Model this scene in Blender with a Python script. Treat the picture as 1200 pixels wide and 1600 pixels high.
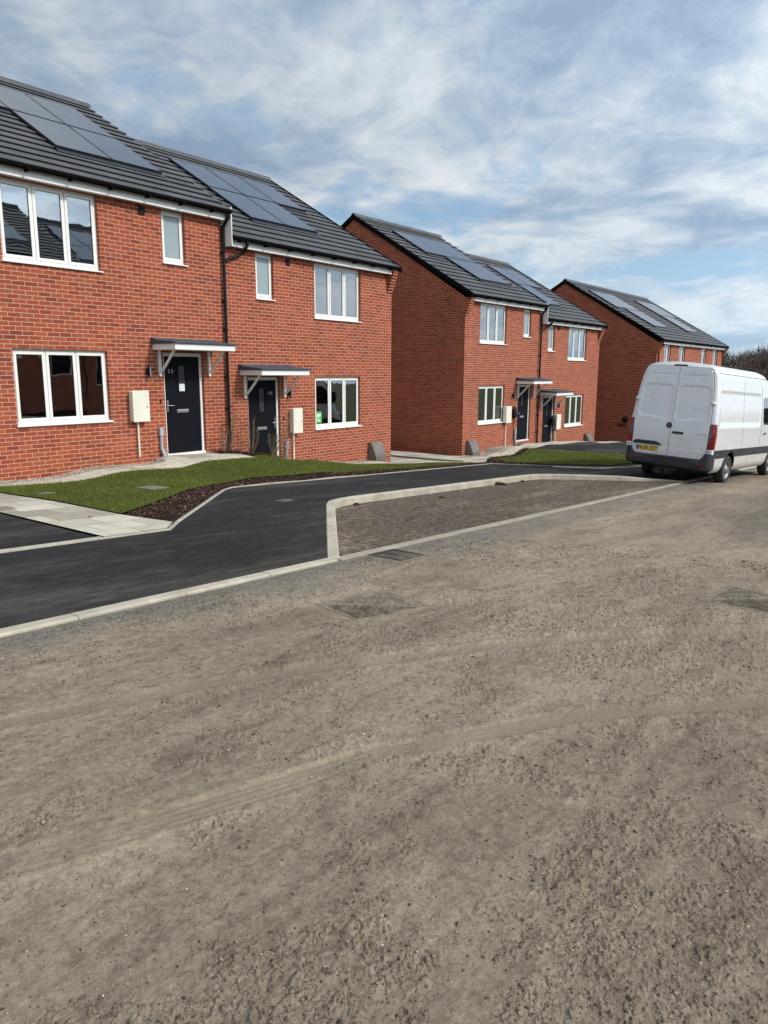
import bpy, bmesh, math, random
import numpy as np
from mathutils import Vector, Matrix, noise
random.seed(7); RNG = np.random.default_rng(11)
S = bpy.context.scene
COL = S.collection
for o in list(bpy.data.objects): bpy.data.objects.remove(o)

# ------------------------------------------------------------------ camera
EYE = 1.6
PITCH, ROLL, FPX = 0.1862, 0.0043, 1162.18
cam_d = bpy.data.cameras.new('camera'); cam = bpy.data.objects.new('camera', cam_d); COL.objects.link(cam)
cam_d.sensor_fit = 'VERTICAL'; cam_d.sensor_height = 36.0; cam_d.sensor_width = 27.0
cam_d.lens = FPX / 1600 * 36; cam_d.clip_start = 0.05; cam_d.clip_end = 3000
cam.matrix_world = Matrix.Translation((0, 0, EYE)) @ Matrix.Rotation(math.pi/2 - PITCH, 4, 'X') @ Matrix.Rotation(ROLL, 4, 'Z')
S.camera = cam
S.render.resolution_x = 768; S.render.resolution_y = 1024

# ------------------------------------------------------------------ light
SUN_EL = math.radians(37)
SUN_DIR = Vector((0.926, -0.375, 0)).normalized() * math.cos(SUN_EL) + Vector((0, 0, math.sin(SUN_EL)))
sun_d = bpy.data.lights.new('sun', 'SUN'); sun_d.energy = 2.9; sun_d.angle = math.radians(8); sun_d.color = (1.0, 0.94, 0.86)
sun = bpy.data.objects.new('sun', sun_d); COL.objects.link(sun)
sun.rotation_euler = SUN_DIR.to_track_quat('Z', 'Y').to_euler()
W = bpy.data.worlds.new('World'); S.world = W; W.use_nodes = True
S.view_settings.view_transform = 'Standard'; S.view_settings.look = 'None'
S.view_settings.exposure = 0.12; S.view_settings.gamma = 1.0

class NT:
    """small helper to write node trees"""
    def __init__(s, tree): s.t = tree; s.t.nodes.clear()
    def n(s, typ, ins=None, **kw):
        nd = s.t.nodes.new(typ)
        for k, v in kw.items(): setattr(nd, k, v)
        for k, v in (ins or {}).items():
            sock = nd.inputs[k]
            if isinstance(v, tuple) and len(v) == 2 and hasattr(v[0], 'outputs'): s.t.links.new(v[0].outputs[v[1]], sock)
            elif hasattr(v, 'outputs'): s.t.links.new(v.outputs[0], sock)
            else: sock.default_value = v
        return nd
    def ramp(s, fac, stops, interp='LINEAR'):
        nd = s.n('ShaderNodeValToRGB', {0: fac}); cr = nd.color_ramp; cr.interpolation = interp
        while len(cr.elements) < len(stops): cr.elements.new(0.5)
        for e, (p, c) in zip(cr.elements, stops):
            e.position = p; e.color = (c, c, c, 1) if isinstance(c, (int, float)) else (c[0], c[1], c[2], 1)
        return nd
    def mix(s, fac, a, b, mode='MIX'):
        return s.n('ShaderNodeMix', {0: fac, 6: a, 7: b}, data_type='RGBA', blend_type=mode)
    def math(s, op, a, b=0.0, c=None, clamp=False):
        ins = {0: a, 1: b}
        if c is not None: ins[2] = c
        return s.n('ShaderNodeMath', ins, operation=op, use_clamp=clamp)
    def noise(s, vec, scale, detail=4, rough=0.55, dist=0.0):
        return s.n('ShaderNodeTexNoise', {'Vector': vec, 'Scale': scale, 'Detail': detail, 'Roughness': rough, 'Distortion': dist})
M2 = lambda nd: (nd, 2)

def c4(c): return (c[0], c[1], c[2], 1)

SKX, SKY_ = -6.5, 3.3
# sky: Nishita behind a broken layer of cloud, laid out on the real cloud plane overhead
g = NT(W.node_tree)
sky = g.n('ShaderNodeTexSky', sky_type='NISHITA', sun_disc=False, sun_elevation=SUN_EL,
          sun_rotation=math.atan2(SUN_DIR.x, SUN_DIR.y), air_density=1.0, dust_density=1.2, ozone_density=1.5)
tc = g.n('ShaderNodeTexCoord')
sep = g.n('ShaderNodeSeparateXYZ', {0: (tc, 'Generated')})
zc = g.math('ADD', g.math('MAXIMUM', (sep, 2), 0.0), 0.16)
px = g.math('DIVIDE', (sep, 0), zc); py = g.math('DIVIDE', (sep, 1), zc)
pv = g.n('ShaderNodeCombineXYZ', {0: px, 1: py, 2: 3.7})
mp = g.n('ShaderNodeMapping', {'Vector': pv, 'Rotation': (0, 0, math.radians(18)), 'Scale': (1.0, 0.85, 1.0), 'Location': (SKX, SKY_, 0)})
wrp = g.n('ShaderNodeVectorMath', {0: mp, 1: g.n('ShaderNodeVectorMath', {0: (g.noise(mp, 1.1, 3), 1), 3: 0.55}, operation='SCALE')}, operation='ADD')
n1 = g.noise(wrp, 0.95, 5, 0.5)                 # broad banks
n2 = g.noise(wrp, 2.9, 10, 0.63)                # puffs with ragged edges
mg = g.n('ShaderNodeMapping', {'Vector': wrp, 'Location': (7.7, 1.9, 4.0)})
n3 = g.noise(mg, 1.35, 8, 0.60)                 # gaps
cover = g.ramp(n3, [(0.37, 0.0), (0.48, 1.0)])
sh = g.math('ADD', g.math('MULTIPLY', n1, 0.46), g.math('MULTIPLY', n2, 0.54))
shade = g.ramp(sh, [(0.39, (2.7, 3.6, 4.9)), (0.45, (3.7, 4.6, 5.75)), (0.50, (5.0, 5.75, 6.5)), (0.55, (6.3, 6.85, 7.35)), (0.62, (7.5, 7.75, 7.95))])
blue = g.mix(0.45, sky, (3.3, 5.6, 8.4, 1))
col = g.mix(g.math('MULTIPLY', cover, 0.94), M2(blue), shade)
low = g.ramp((sep, 2), [(0.0, 1.0), (0.20, 0.0)])
col2 = g.mix(g.math('MULTIPLY', low, 0.50), M2(col), (4.9, 6.7, 8.1, 1))
# thin cloud is brightest round the hidden sun
cs = g.n('ShaderNodeVectorMath', {0: (tc, 'Generated'), 1: tuple(SUN_DIR)}, operation='DOT_PRODUCT')
gl = g.math('POWER', g.math('MULTIPLY', g.math('ADD', (cs, 1), 1.0), 0.5), 3.0)
gf = g.math('ADD', g.math('MULTIPLY', gl, 1.7), 0.84)
col3 = g.n('ShaderNodeVectorMath', {0: M2(col2), 3: gf}, operation='SCALE')
bg = g.n('ShaderNodeBackground', {'Color': col3, 'Strength': 0.1})
g.n('ShaderNodeOutputWorld', {'Surface': bg})

# ------------------------------------------------------------------ street frame: U along the house fronts, V towards the houses
OX, OY, ANG = -3.49364, 16.67104, 0.64610
DU = (math.sin(ANG), math.cos(ANG)); DV = (-math.cos(ANG), math.sin(ANG))
def uv2w(U, V): return OX + U*DU[0] + V*DV[0], OY + U*DU[1] + V*DV[1]
def w2uv(x, y): return (x-OX)*DU[0] + (y-OY)*DU[1], (x-OX)*DV[0] + (y-OY)*DV[1]
def PL(U):
    z = -1.6 - 0.0517*(min(U, 45) + 11.2)
    if U > 45: z -= 0.015*(U-45)
    return z + EYE
CP = [(-16,-1,.05),(-5.1,0,.05),(-5.1,-1.2,.07),(-2.5,0,.22),(-2.5,-1.2,.2),(-1.5,-.3,.37),(-.3,-.3,.40),(-.3,-1,.33),(.6,-.5,.33),(.9,-1.2,.22),
      (1.8,-.2,.06),(2.5,-.5,.05),(4.6,-.4,0),(6.1,0,-.09),(6.1,-1.2,-.02),(-4,-3,.12),(-1,-2.2,.2),(8.3,0,-.05),(8.3,3,-.05),(10.3,0,-.06),
      (10.3,-1.2,-.02),(13,-.5,.2),(14.5,-.5,.3),(17.6,-.5,.34),(21.5,0,.25),(19,-3,.2),(25,-2,.1),(30,0,0)]
CP += [(u,-5.97,.11) for u in (-16,-13,-10,-8,-6.2,9,12,15,20,26)] + [(u,-3.25,.11) for u in (-3,-1,1,3,5,6.2)] + [(-4.6,-4.6,.11)]
CPA = np.array(CP)
def YO(U, V):
    w = 1/(((CPA[:,0]-U)**2 + (CPA[:,1]-V)**2) + .03)**2
    return PL(U) + float((w*CPA[:,2]).sum()/w.sum())
def ss(t): t = max(0.0, min(1.0, t)); return t*t*(3-2*t)
def PV(U, V): return PL(U) + .022 + .088*ss((V+7.9)/2.2)
def RD(U, V): return PL(U)

# ------------------------------------------------------------------ materials
MATS = {}
def pbsdf(g, **ins):
    b = g.n('ShaderNodeBsdfPrincipled', ins); g.n('ShaderNodeOutputMaterial', {'Surface': b}); return b
def newmat(name):
    m = bpy.data.materials.new(name); m.use_nodes = True; MATS[name] = m; return m, NT(m.node_tree)
def bump(g, h, strength, dist=0.01, nrm=None):
    ins = {'Height': h, 'Strength': strength, 'Distance': dist}
    if nrm: ins['Normal'] = nrm
    return g.n('ShaderNodeBump', ins)

def simple(name, col, rough=0.6, metal=0.0, var=0.06, scale=6.0, bmp=0.0, spec=0.5, dirt=None, coat=0.0):
    m, g = newmat(name)
    tc = g.n('ShaderNodeTexCoord'); v = (tc, 'Object')
    n = g.noise(v, scale, 6, 0.6)
    k = g.ramp(n, [(0.3, 1-var*1.6), (0.7, 1+var)])
    c = g.mix(1.0, c4(col), k, 'MULTIPLY')
    if dirt:
        dn = g.noise(v, 2.2, 7, 0.65)
        dm = g.ramp(dn, [(0.48, 0.0), (0.75, dirt[1])])
        c = g.mix(dm, M2(c), c4(dirt[0]))
    r = g.ramp(n, [(0.3, max(0.02, rough-0.07)), (0.7, min(1, rough+0.07))])
    ins = {'Base Color': M2(c), 'Roughness': r, 'Metallic': metal, 'Specular IOR Level': spec, 'Coat Weight': coat, 'Coat Roughness': 0.05}
    if bmp: ins['Normal'] = bump(g, g.noise(v, scale*14, 5, 0.6), bmp, 0.004)
    pbsdf(g, **ins); return m

def brick_mat():
    m, g = newmat('brick')
    uv = g.n('ShaderNodeUVMap', uv_map='UVMap'); ob = g.n('ShaderNodeTexCoord')
    wob = g.noise(uv, 9.0, 2)
    v = g.n('ShaderNodeVectorMath', {0: uv, 1: g.n('ShaderNodeVectorMath', {0: (wob, 1), 3: 0.004}, operation='SCALE')}, operation='ADD')
    bt = g.n('ShaderNodeTexBrick', {'Vector': v, 'Color1': (0,0,0,1), 'Color2': (1,1,1,1), 'Mortar': (0.5,0.5,0.5,1), 'Scale': 1.0,
             'Mortar Size': 0.0054, 'Mortar Smooth': 0.25, 'Bias': 0.0, 'Brick Width': 0.225, 'Row Height': 0.075}, offset=0.5)
    rc = g.ramp(bt, [(0.0, (0.20,0.045,0.027)), (0.15, (0.245,0.052,0.028)), (0.5, (0.295,0.066,0.032)), (0.85, (0.35,0.084,0.038)), (1.0, (0.27,0.082,0.047))])
    fine = g.noise(uv, 55.0, 5, 0.7)
    kc = g.ramp(fine, [(0.25, 0.74), (0.75, 1.16)])
    c = g.mix(1.0, rc, kc, 'MULTIPLY')
    big = g.noise(uv, 0.8, 5, 0.6)
    c = g.mix(1.0, M2(c), g.ramp(big, [(0.3, 0.86), (0.7, 1.1)]), 'MULTIPLY')
    # pale bloom of salts in drifting patches
    sc = g.noise(uv, 1.7, 8, 0.72, 0.6)
    c = g.mix(g.ramp(sc, [(0.60, 0.0), (0.78, 0.35)]), M2(c), (0.48, 0.31, 0.23, 1))
    mc = g.mix(g.noise(uv, 20, 4), (0.50,0.305,0.195,1), (0.62,0.39,0.265,1))
    c = g.mix((bt, 'Fac'), M2(c), M2(mc))
    h = g.math('SUBTRACT', g.math('MULTIPLY', fine, 0.25), (bt, 'Fac'))
    pbsdf(g, **{'Base Color': M2(c), 'Roughness': 0.88, 'Specular IOR Level': 0.25, 'Normal': bump(g, h, 0.7, 0.006)})
    return m

def tile_mat():
    m, g = newmat('roof_tile')
    uv = g.n('ShaderNodeUVMap', uv_map='UVMap')
    bt = g.n('ShaderNodeTexBrick', {'Vector': uv, 'Color1': (0,0,0,1), 'Color2': (1,1,1,1), 'Mortar': (0,0,0,1), 'Scale': 1.0,
             'Mortar Size': 0.0035, 'Mortar Smooth': 0.1, 'Bias': 0.0, 'Brick Width': 0.33, 'Row Height': 0.3455}, offset=0.5)
    rc = g.ramp(bt, [(0.0, (0.046,0.046,0.048)), (0.5, (0.058,0.058,0.060)), (1.0, (0.070,0.070,0.072))])
    fine = g.noise(uv, 30.0, 6, 0.7); big = g.noise(uv, 0.9, 4)
    c = g.mix(1.0, rc, g.ramp(fine, [(0.3, 0.82), (0.7, 1.16)]), 'MULTIPLY')
    c = g.mix(1.0, M2(c), g.ramp(big, [(0.3, 0.88), (0.7, 1.12)]), 'MULTIPLY')
    c = g.mix((bt, 'Fac'), M2(c), (0.02,0.02,0.022,1))
    pbsdf(g, **{'Base Color': M2(c), 'Roughness': 0.62, 'Normal': bump(g, g.math('SUBTRACT', g.math('MULTIPLY', fine, 0.3), (bt,'Fac')), 0.5, 0.006)})
    return m

def glass_mat(name='glass', tint=(0.75,0.8,0.8), wav=0.0045, refl=1.7):
    m, g = newmat(name)
    tc = g.n('ShaderNodeTexCoord')
    nb = bump(g, g.noise((tc,'Object'), 1.6, 2, 0.4), wav, 0.35)
    gl = g.n('ShaderNodeBsdfGlossy', {'Color': (0.93,0.95,0.97,1), 'Roughness': 0.012, 'Normal': nb})
    tr = g.n('ShaderNodeBsdfTransparent', {'Color': c4(tint)})
    fr = g.n('ShaderNodeFresnel', {'IOR': 1.52})
    f = g.math('ADD', g.math('MULTIPLY', fr, refl), 0.20, clamp=True)
    mx = g.n('ShaderNodeMixShader', {0: f, 1: tr, 2: gl})
    g.n('ShaderNodeOutputMaterial', {'Surface': mx}); return m

def ground_mat(name, kind):
    """road mud, worn bay, tarmac ... all in street coordinates so that streaks follow the street"""
    m, g = newmat(name)
    tc = g.n('ShaderNodeTexCoord')
    mp = g.n('ShaderNodeMapping', {'Vector': (tc,'Object'), 'Rotation': (0,0,-(math.pi/2-ANG))})
    st = g.n('ShaderNodeMapping', {'Vector': mp, 'Scale': (0.22, 1.0, 1.0)})
    v = mp
    if kind == 'mud':
        a = g.noise(v, 0.35, 5, 0.6, 0.3); b = g.noise(st, 1.3, 7, 0.66, 0.3); f = g.noise(v, 42, 8, 0.78)
        dust = g.ramp(g.math('ADD', g.math('MULTIPLY', a, 0.35), g.math('MULTIPLY', b, 0.65)), [(0.36, (0.160,0.126,0.090)), (0.46, (0.228,0.181,0.130)), (0.56, (0.288,0.229,0.163)), (0.68, (0.37,0.295,0.207))])
        # bare, gritty grey carriageway where the mud has been carried off: along the kerb and further down the street
        sepn = g.n('ShaderNodeSeparateXYZ', {0: (g.n('ShaderNodeMapping', {'Vector': mp}), 0)})
        vx = g.n('ShaderNodeSeparateXYZ', {0: mp})
        u0 = OX*math.cos(-(math.pi/2-ANG)) - OY*math.sin(-(math.pi/2-ANG)); v0 = OX*math.sin(-(math.pi/2-ANG)) + OY*math.cos(-(math.pi/2-ANG))
        V = g.math('SUBTRACT', (vx,1), v0); U = g.math('SUBTRACT', (vx,0), u0)
        near = g.n('ShaderNodeMapRange', {'Value': V, 'From Min': -9.1, 'From Max': -8.1, 'To Min': 0.0, 'To Max': 1.0})
        nz = g.noise(v, 1.6, 6, 0.7, 0.4)
        bare = g.ramp(g.math('ADD', g.math('MULTIPLY', near, 0.36), g.math('MULTIPLY', nz, 0.72)), [(0.45, 0.0), (0.68, 0.85)])
        agg = g.noise(v, 75, 4, 0.8)
        grit = g.ramp(agg, [(0.35, (0.075,0.068,0.060)), (0.52, (0.165,0.148,0.124)), (0.70, (0.33,0.29,0.235))])
        c = g.mix(bare, dust, grit)
        c = g.mix(1.0, M2(c), g.ramp(f, [(0.30, 0.72), (0.5, 1.0), (0.72, 1.2)]), 'MULTIPLY')
        stk = g.noise(g.n('ShaderNodeMapping', {'Vector': mp, 'Scale': (0.30, 1.0, 1.0)}), 7.5, 7, 0.78, 0.5)
        c = g.mix(1.0, M2(c), g.ramp(stk, [(0.36, 0.72), (0.47, 0.98), (0.56, 1.05), (0.68, 1.20)]), 'MULTIPLY')
        spk = g.noise(v, 13, 6, 0.86)
        tk = g.n('ShaderNodeAttribute', attribute_name='track')
        rub = g.math('SUBTRACT', 1.0, g.math('MULTIPLY', (tk, 'Fac'), 0.8))
        c = g.mix(rub, M2(c), g.ramp(spk, [(0.40, 0.72), (0.47, 0.98), (0.55, 1.03), (0.62, 1.18)]), 'MULTIPLY')
        c = g.mix(g.math('MULTIPLY', (tk, 'Fac'), 0.40), M2(c), (0.205,0.163,0.115,1))
        gr2 = g.noise(v, 30, 5, 0.75, 0.6)
        c = g.mix(rub, M2(c), g.ramp(gr2, [(0.32, 0.66), (0.46, 0.98), (0.60, 1.04), (0.74, 1.22)]), 'MULTIPLY')
        h = g.math('ADD', g.math('MULTIPLY', f, 0.9), g.math('MULTIPLY', gr2, 1.0))
        pbsdf(g, **{'Base Color': M2(c), 'Roughness': 0.95, 'Specular IOR Level': 0.12, 'Normal': bump(g, h, 0.9, 0.009)})
    elif kind == 'bay':
        a = g.noise(st, 1.0, 6, 0.65, 0.3); agg = g.noise(v, 48, 4, 0.85)
        grit = g.ramp(agg, [(0.36, (0.020,0.016,0.012)), (0.50, (0.090,0.073,0.056)), (0.66, (0.27,0.215,0.16))])
        c = g.mix(g.ramp(a, [(0.50, 0.0), (0.68, 0.55)]), grit, (0.27,0.215,0.15,1))
        c = g.mix(1.0, M2(c), g.ramp(g.noise(v, 0.6, 4), [(0.3, 0.8), (0.7, 1.15)]), 'MULTIPLY')
        c = g.mix(1.0, M2(c), g.ramp(g.noise(v, 11, 7, 0.88), [(0.40, 0.35), (0.48, 0.95), (0.54, 1.08), (0.61, 1.9)]), 'MULTIPLY')
        pbsdf(g, **{'Base Color': M2(c), 'Roughness': 0.95, 'Specular IOR Level': 0.1, 'Normal': bump(g, agg, 0.9, 0.01)})
    elif kind == 'tarmac':
        a = g.noise(st, 1.1, 7, 0.68, 0.4); agg = g.noise(v, 95, 3, 0.7)
        base = g.ramp(agg, [(0.32, (0.011,0.011,0.0112)), (0.55, (0.024,0.0238,0.0235)), (0.78, (0.068,0.066,0.062))])
        c = g.mix(g.ramp(a, [(0.47, 0.0), (0.66, 0.5)]), base, (0.095,0.085,0.072,1))
        c = g.mix(1.0, M2(c), g.ramp(g.noise(v, 0.5, 4), [(0.3, 0.82), (0.7, 1.15)]), 'MULTIPLY')
        c = g.mix(1.0, M2(c), g.ramp(g.noise(st, 14, 7, 0.85), [(0.40, 0.60), (0.48, 0.96), (0.55, 1.08), (0.63, 1.55)]), 'MULTIPLY')
        pbsdf(g, **{'Base Color': M2(c), 'Roughness': 0.92, 'Specular IOR Level': 0.12, 'Normal': bump(g, agg, 0.6, 0.004)})
    elif kind == 'slab':
        bt = g.n('ShaderNodeTexBrick', {'Vector': mp, 'Color1': (0,0,0,1), 'Color2': (1,1,1,1), 'Mortar': (0.5,0.5,0.5,1), 'Scale': 1.0,
                 'Mortar Size': 0.006, 'Mortar Smooth': 0.2, 'Brick Width': 0.6, 'Row Height': 0.45}, offset=0.5)
        rc = g.ramp(bt, [(0.0, (0.27,0.24,0.18)), (0.5, (0.42,0.38,0.30)), (1.0, (0.52,0.47,0.375))])
        f = g.noise(v, 25, 6, 0.7); s = g.noise(v, 2.0, 6, 0.65, 0.3)
        c = g.mix(1.0, rc, g.ramp(f, [(0.3, 0.86), (0.7, 1.1)]), 'MULTIPLY')
        c = g.mix(g.ramp(s, [(0.5, 0.0), (0.75, 0.5)]), M2(c), (0.25,0.215,0.155,1))
        c = g.mix((bt,'Fac'), M2(c), (0.13,0.115,0.085,1))
        h = g.math('SUBTRACT', g.math('MULTIPLY', f, 0.3), (bt,'Fac'))
        pbsdf(g, **{'Base Color': M2(c), 'Roughness': 0.9, 'Specular IOR Level': 0.25, 'Normal': bump(g, h, 0.6, 0.006)})
    elif kind == 'earth':
        f = g.noise(v, 12, 8, 0.75); s = g.noise(v, 0.25, 5)
        c = g.ramp(f, [(0.3, (0.04,0.03,0.022)), (0.7, (0.12,0.09,0.065))])
        c2 = g.ramp(f, [(0.3, (0.035,0.055,0.015)), (0.7, (0.09,0.12,0.035))])
        c = g.mix(g.ramp(s, [(0.42, 0.0), (0.52, 1.0)]), c, c2)
        pbsdf(g, **{'Base Color': M2(c), 'Roughness': 0.95, 'Specular IOR Level': 0.1, 'Normal': bump(g, f, 0.9, 0.03)})
    elif kind == 'turf':
        f = g.noise(v, 34, 6, 0.75); s = g.noise(v, 1.1, 5, 0.6)
        c = g.ramp(f, [(0.3, (0.036,0.050,0.008)), (0.7, (0.080,0.104,0.018))])
        c = g.mix(1.0, c, g.ramp(s, [(0.3, 0.8), (0.7, 1.2)]), 'MULTIPLY')
        pbsdf(g, **{'Base Color': M2(c), 'Roughness': 0.9, 'Specular IOR Level': 0.15, 'Normal': bump(g, f, 0.9, 0.02)})
    return m

def island_mat(name, stops, rough=0.9, spec=0.2, world_scale=1.2, wv=0.25, transl=0.0):
    """colour varies from one small piece (blade, chip, stone) to the next"""
    m, g = newmat(name)
    geo = g.n('ShaderNodeNewGeometry'); c = g.ramp((geo, 'Random Per Island'), stops)
    tc = g.n('ShaderNodeTexCoord')
    c = g.mix(1.0, c, g.ramp(g.noise((tc,'Object'), world_scale, 4, 0.6), [(0.3, 1-wv), (0.7, 1+wv)]), 'MULTIPLY')
    b = g.n('ShaderNodeBsdfPrincipled', {'Base Color': M2(c), 'Roughness': rough, 'Specular IOR Level': spec})
    if transl:
        t = g.n('ShaderNodeBsdfTranslucent', {'Color': M2(c)})
        b = g.n('ShaderNodeMixShader', {0: transl, 1: b, 2: t})
    g.n('ShaderNodeOutputMaterial', {'Surface': b}); return m

BRICK = brick_mat(); TILE = tile_mat(); GLASS = glass_mat()
FROST, _g = newmat('frosted_glass')
pbsdf(_g, **{'Base Color': M2(_g.mix(_g.noise((_g.n('ShaderNodeTexCoord'),'Object'), 160, 3), (0.20,0.26,0.27,1), (0.31,0.37,0.38,1))), 'Roughness': 0.28, 'Specular IOR Level': 0.6})
UPVC = simple('white_upvc', (0.74,0.73,0.685), 0.35, var=0.02, scale=3)
FASC = simple('white_fascia', (0.75,0.745,0.715), 0.4, var=0.03, scale=2)
GUTM = simple('matt_black_gutter', (0.006,0.006,0.0065), 0.75, var=0.1, spec=0.04)
BLACK = simple('black_plastic', (0.008,0.008,0.009), 0.5, var=0.1, spec=0.22)
DOORM = simple('black_door', (0.005,0.006,0.009), 0.6, var=0.05, scale=3, bmp=0.15, spec=0.1)
LEAD = simple('grey_canopy_roof', (0.045,0.052,0.064), 0.55, var=0.08)
CREAM = simple('cream_plastic', (0.70,0.675,0.56), 0.45, var=0.03, scale=4, dirt=((0.45,0.42,0.33), 0.2))
CHROME = simple('brushed_metal', (0.55,0.56,0.57), 0.32, metal=0.9, var=0.05, scale=30)
GREYP = simple('grey_plastic', (0.33,0.35,0.39), 0.5, var=0.05)
BROWNB = simple('brown_grey_plastic', (0.125,0.105,0.09), 0.45, var=0.12, scale=5, dirt=((0.30,0.26,0.21), 0.4))
PANEL, _g = newmat('solar_glass')
_tc = _g.n('ShaderNodeTexCoord')
pbsdf(_g, **{'Base Color': (0.016,0.022,0.040,1), 'Roughness': _g.ramp(_g.noise((_tc,'Object'), 2.0, 4), [(0.3, 0.20), (0.7, 0.27)]), 'Specular IOR Level': 0.6, 'Coat Weight': 0.3, 'Coat Roughness': 0.12, 'Coat IOR': 1.5})
PFRAME = simple('panel_frame', (0.008,0.009,0.012), 0.4)
ROOM = simple('room_paint', (0.42,0.39,0.35), 0.9, var=0.05, scale=1)
CURT = simple('blind_fabric', (0.55,0.55,0.54), 0.9, var=0.05)
GREEN = simple('green_sticker', (0.10,0.42,0.09), 0.5)
PAPER = simple('white_paper', (0.62,0.68,0.66), 0.7, var=0.04)
KERB = simple('kerb_concrete', (0.42,0.375,0.295), 0.9, var=0.16, scale=3.5, bmp=0.6, spec=0.2, dirt=((0.24,0.205,0.155), 0.55))
EDGE = simple('edging_concrete', (0.35,0.32,0.26), 0.9, var=0.15, scale=5, bmp=0.5, spec=0.2, dirt=((0.2,0.17,0.13), 0.5))
DULLC = simple('dull_cover', (0.16,0.155,0.125), 0.9, var=0.2)
DULLT = simple('tarmac_grey_cover', (0.085,0.083,0.078), 0.9, var=0.2)
FLUSH = simple('muddy_channel_concrete', (0.33,0.285,0.225), 0.93, var=0.14, scale=5, bmp=0.7, spec=0.15, dirt=((0.24,0.2,0.15), 0.6))
IRON = simple('cast_iron', (0.045,0.038,0.032), 0.75, metal=0.2, var=0.3, scale=8, bmp=0.4, dirt=((0.21,0.18,0.145), 0.75))
IRONM = simple('muddy_iron', (0.205,0.172,0.128), 0.95, var=0.3, scale=9, bmp=0.7, dirt=((0.27,0.225,0.165), 0.8), spec=0.1)
IRONK = simple('muddy_iron_worn', (0.150,0.122,0.088), 0.95, var=0.4, scale=9, bmp=0.7, dirt=((0.24,0.2,0.148), 0.8), spec=0.1)
MUD = ground_mat('road_mud', 'mud'); BAY = ground_mat('bay_hardcore', 'bay'); TARM = ground_mat('tarmac', 'tarmac')
SLAB = ground_mat('paving_slabs', 'slab'); EARTH = ground_mat('earth', 'earth'); TURF = ground_mat('turf', 'turf')
GRASS = island_mat('grass_blades', [(0.0,(0.070,0.088,0.010)), (0.5,(0.118,0.138,0.018)), (0.85,(0.165,0.178,0.030)), (1.0,(0.27,0.23,0.08))], 0.75, 0.3, 0.9, 0.28, 0.25)
CHIP = island_mat('bark_chips', [(0.0,(0.016,0.009,0.007)), (0.6,(0.045,0.024,0.017)), (0.92,(0.095,0.052,0.035)), (1.0,(0.26,0.17,0.11))])
STONE = island_mat('gravel_stones', [(0.0,(0.16,0.12,0.085)), (0.4,(0.34,0.27,0.20)), (0.75,(0.48,0.42,0.34)), (1.0,(0.66,0.62,0.54))])
CRUMB = island_mat('mud_crumbs', [(0.0,(0.045,0.036,0.027)), (0.30,(0.105,0.084,0.06)), (0.55,(0.20,0.16,0.113)), (0.988,(0.31,0.255,0.185)), (1.0,(0.55,0.50,0.42))], 0.95, 0.1)
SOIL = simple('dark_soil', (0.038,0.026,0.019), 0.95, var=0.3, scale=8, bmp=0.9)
STEM = simple('dry_stem', (0.20,0.145,0.085), 0.9, var=0.2)
BARK = simple('winter_bark', (0.11,0.088,0.072), 0.9, var=0.2)
TWIG = island_mat('winter_twigs', [(0.0,(0.050,0.034,0.028)), (0.5,(0.105,0.074,0.058)), (1.0,(0.17,0.128,0.095))], 0.9, 0.15, 0.06, 0.3)
EVER = island_mat('ivy_leaves', [(0.0,(0.020,0.028,0.011)), (0.6,(0.045,0.057,0.022)), (1.0,(0.085,0.09,0.04))], 0.8, 0.2, 0.1, 0.3)
CANE = simple('bamboo_cane', (0.34,0.26,0.13), 0.7)
VANW = None
def van_paint():
    m, g = newmat('van_paint'); tc = g.n('ShaderNodeTexCoord'); v = (tc,'Object')
    z = g.n('ShaderNodeSeparateXYZ', {0: v})
    low = g.n('ShaderNodeMapRange', {'Value': (z, 2), 'From Min': 0.25, 'From Max': 1.25, 'To Min': 0.30, 'To Max': 0.0})
    n = g.noise(g.n('ShaderNodeMapping', {'Vector': v, 'Scale': (1, .45, 1)}), 5.0, 8, 0.72, 0.4)
    d = g.ramp(g.math('ADD', n, low), [(0.52, 0.0), (0.86, 0.62)])
    c = g.mix(d, (0.70,0.71,0.72,1), (0.42,0.375,0.31,1))
    pbsdf(g, **{'Base Color': M2(c), 'Roughness': g.ramp(d, [(0.0, 0.24), (0.4, 0.6)]), 'Coat Weight': 0.55, 'Coat Roughness': 0.06})
    return m

VANW = van_paint()
VANP = simple('van_grey_plastic', (0.022,0.024,0.027), 0.6, var=0.12, scale=4, dirt=((0.12,0.11,0.10), 0.35))
GAP = simple('shut_line', (0.02,0.02,0.022), 0.8)
RUBBER = simple('tyre_rubber', (0.018,0.018,0.019), 0.85, var=0.15, scale=10, dirt=((0.13,0.115,0.095), 0.5))
STEEL = simple('wheel_steel', (0.22,0.225,0.23), 0.45, metal=0.4, dirt=((0.18,0.16,0.14), 0.5))
RED = simple('red_lens', (0.22,0.003,0.007), 0.15, var=0.25, scale=12, coat=0.5)
REDD = simple('dark_red_lens', (0.13,0.012,0.018), 0.2, coat=0.5)
SMOKE = simple('smoked_lens', (0.09,0.085,0.09), 0.12, coat=1.0)
YEL = simple('yellow_plate', (0.72,0.48,0.03), 0.35, var=0.03)
BLUE = simple('blue_strip', (0.02,0.05,0.30), 0.4)
DGLASS = simple('dark_car_glass', (0.006,0.007,0.008), 0.04, coat=1.0)
WHITEP = simple('white_sticker', (0.75,0.75,0.75), 0.5)
REDB = simple('plain_red_brick', (0.22,0.13,0.09), 0.85)
OBSC = simple('obscured_dark_glass', (0.035,0.042,0.045), 0.18, var=0.2, scale=20)
AMBER = simple('amber_lens', (0.6,0.17,0.02), 0.3)

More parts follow.
